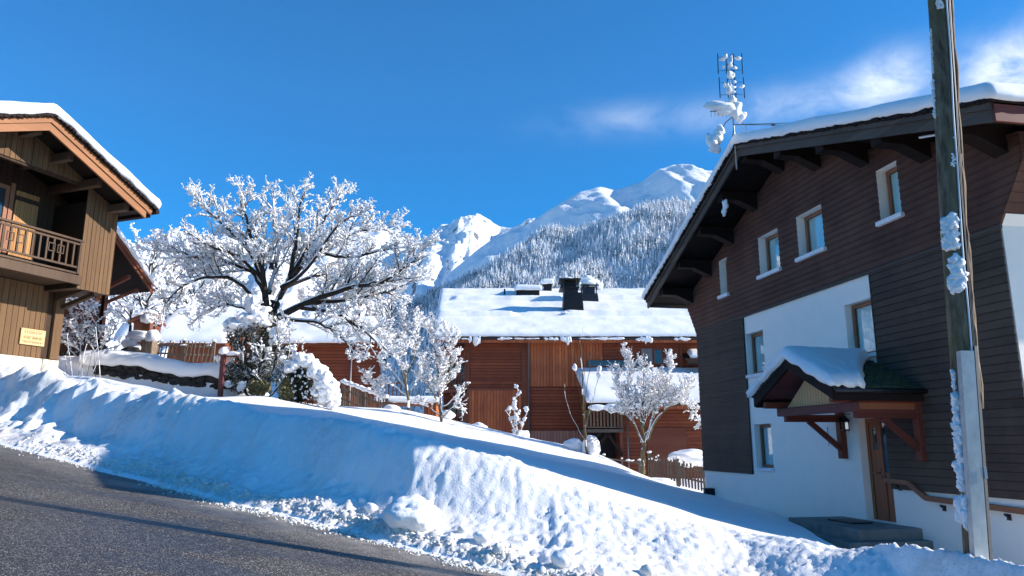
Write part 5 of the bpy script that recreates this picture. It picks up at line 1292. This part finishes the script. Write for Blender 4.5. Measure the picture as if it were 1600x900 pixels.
rr=random.Random(6)
for (x,y,z,a,b_,c) in sn:
    sn2.append((x,y,z,a*.75,b_*.8,c*.75))
    for k in range(7): sn2.append((x+rr.gauss(0,.5)*a,y+rr.gauss(0,.3)*a,z+rr.gauss(0,.5)*c,a*rr.uniform(.25,.5),a*.35,c*rr.uniform(.25,.55)))
def clusters(items,gap=1.0):
    left=list(items); out=[]
    while left:
        cur=[left.pop()]; i=0
        while i<len(cur):
            a=cur[i]; near=[b for b in left if all(abs(a[k]-b[k])<gap*(a[3+k]+b[3+k])*.8 for k in range(3))]
            for b in near: left.remove(b)
            cur+=near; i+=1
        out.append(cur)
    return out
def lump_parts(name,items,m,parent,base,amp,seed):
    for k,c in enumerate(clusters(items)): lumps(name,c,m,parent,base,amp,seed+k)
lump_parts('snow_hood',sn2,M['snow'],t,ICO3,.36,5)
# snow-draped drooping bush with straw
bp=at(485,632,26.0); t=empty('draped_bush',bp,0,'dark drooping bush draped with a heavy tongue of snow on its right side','bush')
def rp(px,py,Y=26.): return Vector(at(px,py,Y)-bp)
C1=[(tuple(rp(480,600)),(.75,.6,.72)),(tuple(rp(462,605)),(.5,.5,.6)),(tuple(rp(505,610)),(.5,.5,.45)),(tuple(rp(480,580)),(.5,.45,.4))]
leafy('leaves',lambda rs:ell(rs,*C1[rs.randrange(4)]),15000,'leaf_dark',t,.05,6)
leafy('dry_leaves',lambda rs:ell(rs,tuple(rp(448,612,25.6)),(.3,.3,.5)),900,'leaf_straw',t,.07,7)
leafy('twig_mass',lambda rs:ell(rs,tuple(rp(500,600,25.7)),(.5,.4,.6)),1500,'leaf_straw',t,.03,8)
sn=[]
rr=random.Random(77)
path=[(455,572,.2),(466,566,.26),(478,564,.26),(490,570,.24),(500,580,.26),(508,590,.27),(516,600,.28),(521,612,.27),(522,624,.22),(506,604,.2),(512,618,.22),(504,626,.17),(498,590,.2),(492,612,.14),(500,636,.10),(518,634,.14),(499,600,.22),(505,612,.22),(494,584,.22),(509,626,.2),(501,592,.22),(488,578,.2),(496,610,.15),(507,600,.24),(498,622,.13)]
for x,y,s in path:
    for k in range(11): sn.append(tuple(rp(x+rr.uniform(-6,6),y+rr.uniform(-6,6),25.65+rr.uniform(-.2,.45)))+(s*rr.uniform(.35,.75),s*.6,s*rr.uniform(.35,.8)))
for k in range(60): q=rp(rr.uniform(455,500),rr.uniform(575,625),25.5+rr.uniform(-.1,.2)); s=rr.uniform(.02,.06); sn.append(tuple(q)+(s,s,s))
lump_parts('snow_drape',[q for q in sn if q[3]>.062],M['snow'],t,ICO3,.38,15)
lumps('snow_specks',[q for q in sn if q[3]<=.062],M['snow'],t,ICO1,.4,3)['kind']='stuff'
# background trees: two template trees, copied
def auto_tree(seed,h,spread,maxl=3,upr=.5):
    T=Tree(seed); r=T.r; pts=[Vector((0,0,h*.62*i/8))+Vector((r.gauss(0,.04),r.gauss(0,.04),0)) for i in range(9)]; rad=[.028*h*(1-.75*i/8)*.55 for i in range(9)]; T.pl.append((pts,rad,0))
    for k in range(15):
        f=.22+.75*k/15; q=pts[0].lerp(pts[-1],f); a=k*2.4+r.uniform(-.4,.4); el=upr+f*.6; d=Vector((math.cos(a)*math.cos(el),math.sin(a)*math.cos(el),math.sin(el)))
        T.grow(q,d,spread*(1.05-.35*f)*r.uniform(.8,1.1),.012*h*.6,1,maxl,.06,.22,None,(.5,.34,.22,.16),(.5,.42,.5),(.4,1.0))
    return T
Ga='snow-laden trees standing behind the low house'
src=[]
for i,(sd_,h,sp_) in enumerate(((61,9,3.4),(62,8,3.8))):
    src.append(auto_tree(sd_,h,sp_))
bt=[(228,500,44,0,0,1.0,'frosted tree rising right behind the outbuilding roof edge'),(262,500,47,1,1.2,1.05,'frosted tree above the left end of the low house roof'),(205,500,50,1,2.2,.9,'pale frosted tree partly hidden by the outbuilding'),(300,500,55,0,2,1.1,'frosted tree behind the middle of the low house'),(335,500,58,1,4,1.15,'far frosted tree seen through the left limbs of the great tree'),(560,520,58,0,3,.95,'frosted tree seen through the right limbs of the great tree'),(610,530,60,1,5,.9,'frosted tree behind the rounded snowy tree'),(510,520,60,1,.7,1.0,'frosted tree behind the red house roof')]
protos=[None,None]
for px,py,Y,k,rz,sc,l in bt:
    b=at(px,py,Y)
    zb=b.z-1.5
    if protos[k] is None:
        protos[k]=make_tree('snowy_tree',l,(0,0,0),src[k],'bark',group=Ga,th=.042,cover=.9,blobs=.4,blob_r=.10,seed=9+k); o=protos[k]
    else: o=copy_tree(protos[k])
    o.location=(b.x,b.y,zb); o.rotation_euler=(0,0,rz); o.scale=(sc,)*3; o['label']=l
# ================================================================ MOUNTAINS AND FOREST
def mountain_mat(name,rock=.5,rs=1.):
    t=NT(name); g=t.new('ShaderNodeNewGeometry'); sp=t.new('ShaderNodeSeparateXYZ'); t.link(g.outputs['Normal'],sp.inputs[0])
    tc=t.new('ShaderNodeTexCoord'); n=t.noise(tc.outputs['Object'],.012*rs,8,.7); n2=t.noise(tc.outputs['Object'],.05*rs,6,.7)
    k=t.math('ADD',sp.outputs[2],t.math('MULTIPLY',t.math('SUBTRACT',n,.5),1.1)); k=t.math('ADD',k,t.math('MULTIPLY',t.math('SUBTRACT',n2,.5),.6))
    mk=t.ramp(k,rock-.06,rock+.02); 
    t.col(t.mix(mk,(.16,.155,.16),(.86,.87,.9))); t.b.inputs['Roughness'].default_value=.8; t.b.inputs['Specular IOR Level'].default_value=.1
    t.bump(t.math('ADD',n,t.math('MULTIPLY',n2,.4)),.7,14./rs); return t.m
M['mountain']=mountain_mat('mountain_snow',.30)
M['mountain_rocky']=mountain_mat('mountain_rocky',.50)
def ridge_field(pts,Y0,yw=0):
    P=[at(x,y,Y0) for x,y in pts]; return np.array([p.x for p in P]),np.array([p.z for p in P])
def mountain(name,label,pts,Y0,sf,sb,front,back,nx,nd,amp,sc,mat,seed=0,rough=1.,twist=0.,gs=0.):
    RXs,RZs=ridge_field(pts,Y0); xs=np.linspace(RXs[0],RXs[-1],nx); V=[]; 
    ds=np.concatenate([-front*np.linspace(1,0,nd)**1.4,back*np.linspace(0,1,max(6,nd//4))[1:]])
    for x in xs:
        zr=float(np.interp(x,RXs,RZs))
        zr+=N.fractal(Vector((x/sc*3,seed,0)),.9,2.,5)*amp*.28*rough
        wob=N.noise(Vector((x/(sc*1.5),seed+4,0)))*sc*.5
        for d in ds:
            s=sf if d<0 else sb; ad=abs(d)
            z=zr-s*ad*(1-.25*math.exp(-ad/(.18*front)))
            w=min(1,ad/(sc*.35))
            v=Vector((x/sc+twist*d/sc,d/(sc*2.2),seed))
            z+=w*amp*(N.ridged_multi_fractal(v*1.2,.9,2.1,6,1.,2.)-1.1)*.8
            z+=w*amp*.35*N.noise(Vector((x/sc*5,d/sc*1.2,seed)))
            V.append((x,Y0+d+wob*(1 if d<=0 else 1),z))
    m=len(ds); idx=np.arange(nx*m).reshape(nx,m); Fq=np.stack([idx[:-1,:-1],idx[1:,:-1],idx[1:,1:],idx[:-1,1:]],-1).reshape(-1,4)
    o=npmesh(name,V,Fq,mat,None,True); tag(o,label,'mountain',kind='structure'); return o
mountain('mountain','distant rounded white summit behind the great tree',[(250,470),(360,430),(430,392),(500,360),(548,348),(600,350),(625,363),(650,380),(700,386),(780,400),(900,440)],4700,.62,.7,2600,900,220,110,60,420,M['mountain'],2,.25)
mountain('mountain','sharp sunlit peak in the middle of the skyline',[(500,470),(560,430),(640,386),(660,374),(680,361),(690,352),(700,351),(712,350),(722,342),(745,329),(756,334),(770,345),(782,352),(800,356),(815,352),(840,343),(900,345),(1000,360)],3900,.60,.7,2300,700,340,150,75,330,M['mountain_rocky'],7,.5)
mountain('mountain','long shaded snow ridge climbing to the right summit',[(620,560),(700,440),(760,385),(800,359),(820,350),(835,343),(850,330),(880,312),(905,297),(920,295),(935,292),(960,297),(985,290),(1000,284),(1030,262),(1057,250),(1075,255),(1090,259),(1118,265),(1160,262),(1250,215),(1400,180),(1560,150),(1800,60),(2000,0)],2800,.62,.6,1500,700,380,130,42,300,M['mountain'],11,.6,twist=.4)  # unseen right end past the house is raised so that it shades the ridge
mountain('mountain','rugged frosted mountainside on the far left',[(-500,330),(-200,345),(50,372),(150,388),(205,384),(225,380),(240,378),(262,370),(280,367),(300,374),(340,372),(400,385),(470,400),(560,450),(640,520)],1900,.55,.6,1300,500,260,120,60,160,M['mountain_rocky'],17,.5)
# massif added out of frame on the right, heights shaped to shade the ridges
def massif():
    V=[]; ys=np.linspace(1500,6500,60); ds=np.linspace(-1500,1500,41); m=len(ds)
    for y in ys:
        zr=float(np.interp(y,[1500,2200,2930,4110,5000,6500],[650,1230,1990,2790,3600,4000]))+N.fractal(Vector((y/500,3,0)),.9,2,5)*12; xr=.95*y
        for d in ds: V.append((xr+d,y,zr-(1.6 if d<0 else .7)*abs(d)+min(1,abs(d)/200)*N.noise(Vector((d/200,y/200,1)))*60))
    idx=np.arange(len(ys)*m).reshape(-1,m); Fq=np.stack([idx[:-1,:-1],idx[:-1,1:],idx[1:,1:],idx[1:,:-1]],-1).reshape(-1,4)
    o=npmesh('mountain',V,Fq,M['mountain'],None,True); tag(o,'unseen steep massif added right of the frame to shade the snow ridges','mountain',kind='structure')
massif()
# forested hill
HP=[(330,640),(480,600),(560,540),(620,495),(690,452),(725,428),(760,408),(800,388),(850,368),(890,363),(930,358),(960,348),(1010,338),(1050,328),(1090,322),(1200,300),(1400,262),(1700,230)]
HX,HZ=ridge_field(HP,1500)
def hillz(X,Y):
    zr=np.interp(X,HX,HZ); d=1500-Y
    z=np.where(d>0,zr-.56*d-0*d,zr+.25*d)
    z=z+ 14*np.sin(X/90.+Y/130.)+9*np.sin(X/41.-Y/60.)
    return z
def forest():
    xs=np.linspace(-900,1500,160); ys=np.concatenate([np.linspace(650,1500,90),np.linspace(1520,2100,12)])
    X,Y=np.meshgrid(xs,ys,indexing='ij'); Z=hillz(X,Y); idx=np.arange(X.size).reshape(X.shape)
    Fq=np.stack([idx[:-1,:-1],idx[1:,:-1],idx[1:,1:],idx[:-1,1:]],-1).reshape(-1,4)
    o=npmesh('hillside',np.stack([X,Y,Z],-1).reshape(-1,3),Fq,M['snow'],None,True); tag(o,kind='structure')
    rs=np.random.RandomState(4); n=42000
    tx=rs.uniform(-560,520,n); ty=rs.uniform(930,1530,n); 
    cl=np.array([N.noise(Vector((a/70,b/70,3))) for a,b in zip(tx,ty)]); keep=rs.uniform(size=n)<np.clip(.9+cl*1.2,.45,1); 
    px=tx/ty; keep&=(px>-.30)&(px<.33); tx,ty,cl=tx[keep],ty[keep],cl[keep]; n=len(tx); tz=hillz(tx,ty)-1
    h=(9+rs.gamma(2.2,3.6,n).clip(0,17))*(1+.4*cl); w=h*rs.uniform(.14,.20,n); rot=rs.uniform(0,6.28,n)
    # template: 4 ragged tiers of 7 points + tip
    k=8; tiers=[(0.06,.30,1.0),(.28,.52,.78),(.48,.72,.55),(.68,1.0,.32)]; nv=len(tiers)*(k+1); V=np.zeros((n,nv,3)); Fc=[]
    for ti,(z0,z1,r) in enumerate(tiers):
        for j in range(k):
            a=rot+2*PI*j/k+ti*.4; rr_=r*w*(1 if j%2 else .62)*rs.uniform(.75,1.25,n); V[:,ti*(k+1)+j,0]=tx+np.cos(a)*rr_; V[:,ti*(k+1)+j,1]=ty+np.sin(a)*rr_; V[:,ti*(k+1)+j,2]=tz+h*(z0-(.05 if j%2 else 0))
            Fc.append((ti*(k+1)+j,ti*(k+1)+(j+1)%k,ti*(k+1)+k))
        V[:,ti*(k+1)+k,0]=tx; V[:,ti*(k+1)+k,1]=ty; V[:,ti*(k+1)+k,2]=tz+h*(z1+.0)
    Fc=np.array(Fc); FF=(Fc[None]+(np.arange(n)*nv)[:,None,None]).reshape(-1,3)
    t=NT('conifer'); tcn=t.new('ShaderNodeTexCoord'); n1=t.noise(tcn.outputs['Object'],.35,3,.7); n2=t.noise(tcn.outputs['Object'],.02,3,.6)
    f=t.ramp(t.math('ADD',n1,t.math('MULTIPLY',t.math('SUBTRACT',n2,.5),.45)),.34,.50)
    t.col(t.mix(f,(.030,.045,.045),(.74,.76,.80))); t.b.inputs['Roughness'].default_value=.8; t.b.inputs['Specular IOR Level'].default_value=.1
    o=npmesh('conifer_forest',V.reshape(-1,3),FF,t.m,None,False); tag(o,'dense frosted conifer forest covering the hillside behind the red chalet','forest',kind='stuff'); print('forest',n)
forest()
# ================================================================ AIR
HAZE=1.9e-5
def haze():
    o=MB().box(-7500,7500,-700,7200,-60,3700).build('haze',None); tag(o,'thin blue winter air filling the valley','haze',kind='stuff')
    m=bpy.data.materials.new('haze'); m.use_nodes=True; nt=m.node_tree; nt.nodes.remove(nt.nodes['Principled BSDF'])
    v=nt.nodes.new('ShaderNodeVolumePrincipled'); v.inputs['Color'].default_value=(.45,.72,1,1); v.inputs['Density'].default_value=HAZE; v.inputs['Anisotropy'].default_value=0
    nt.links.new(v.outputs[0],nt.nodes['Material Output'].inputs['Volume']); o.data.materials.append(m)
haze()
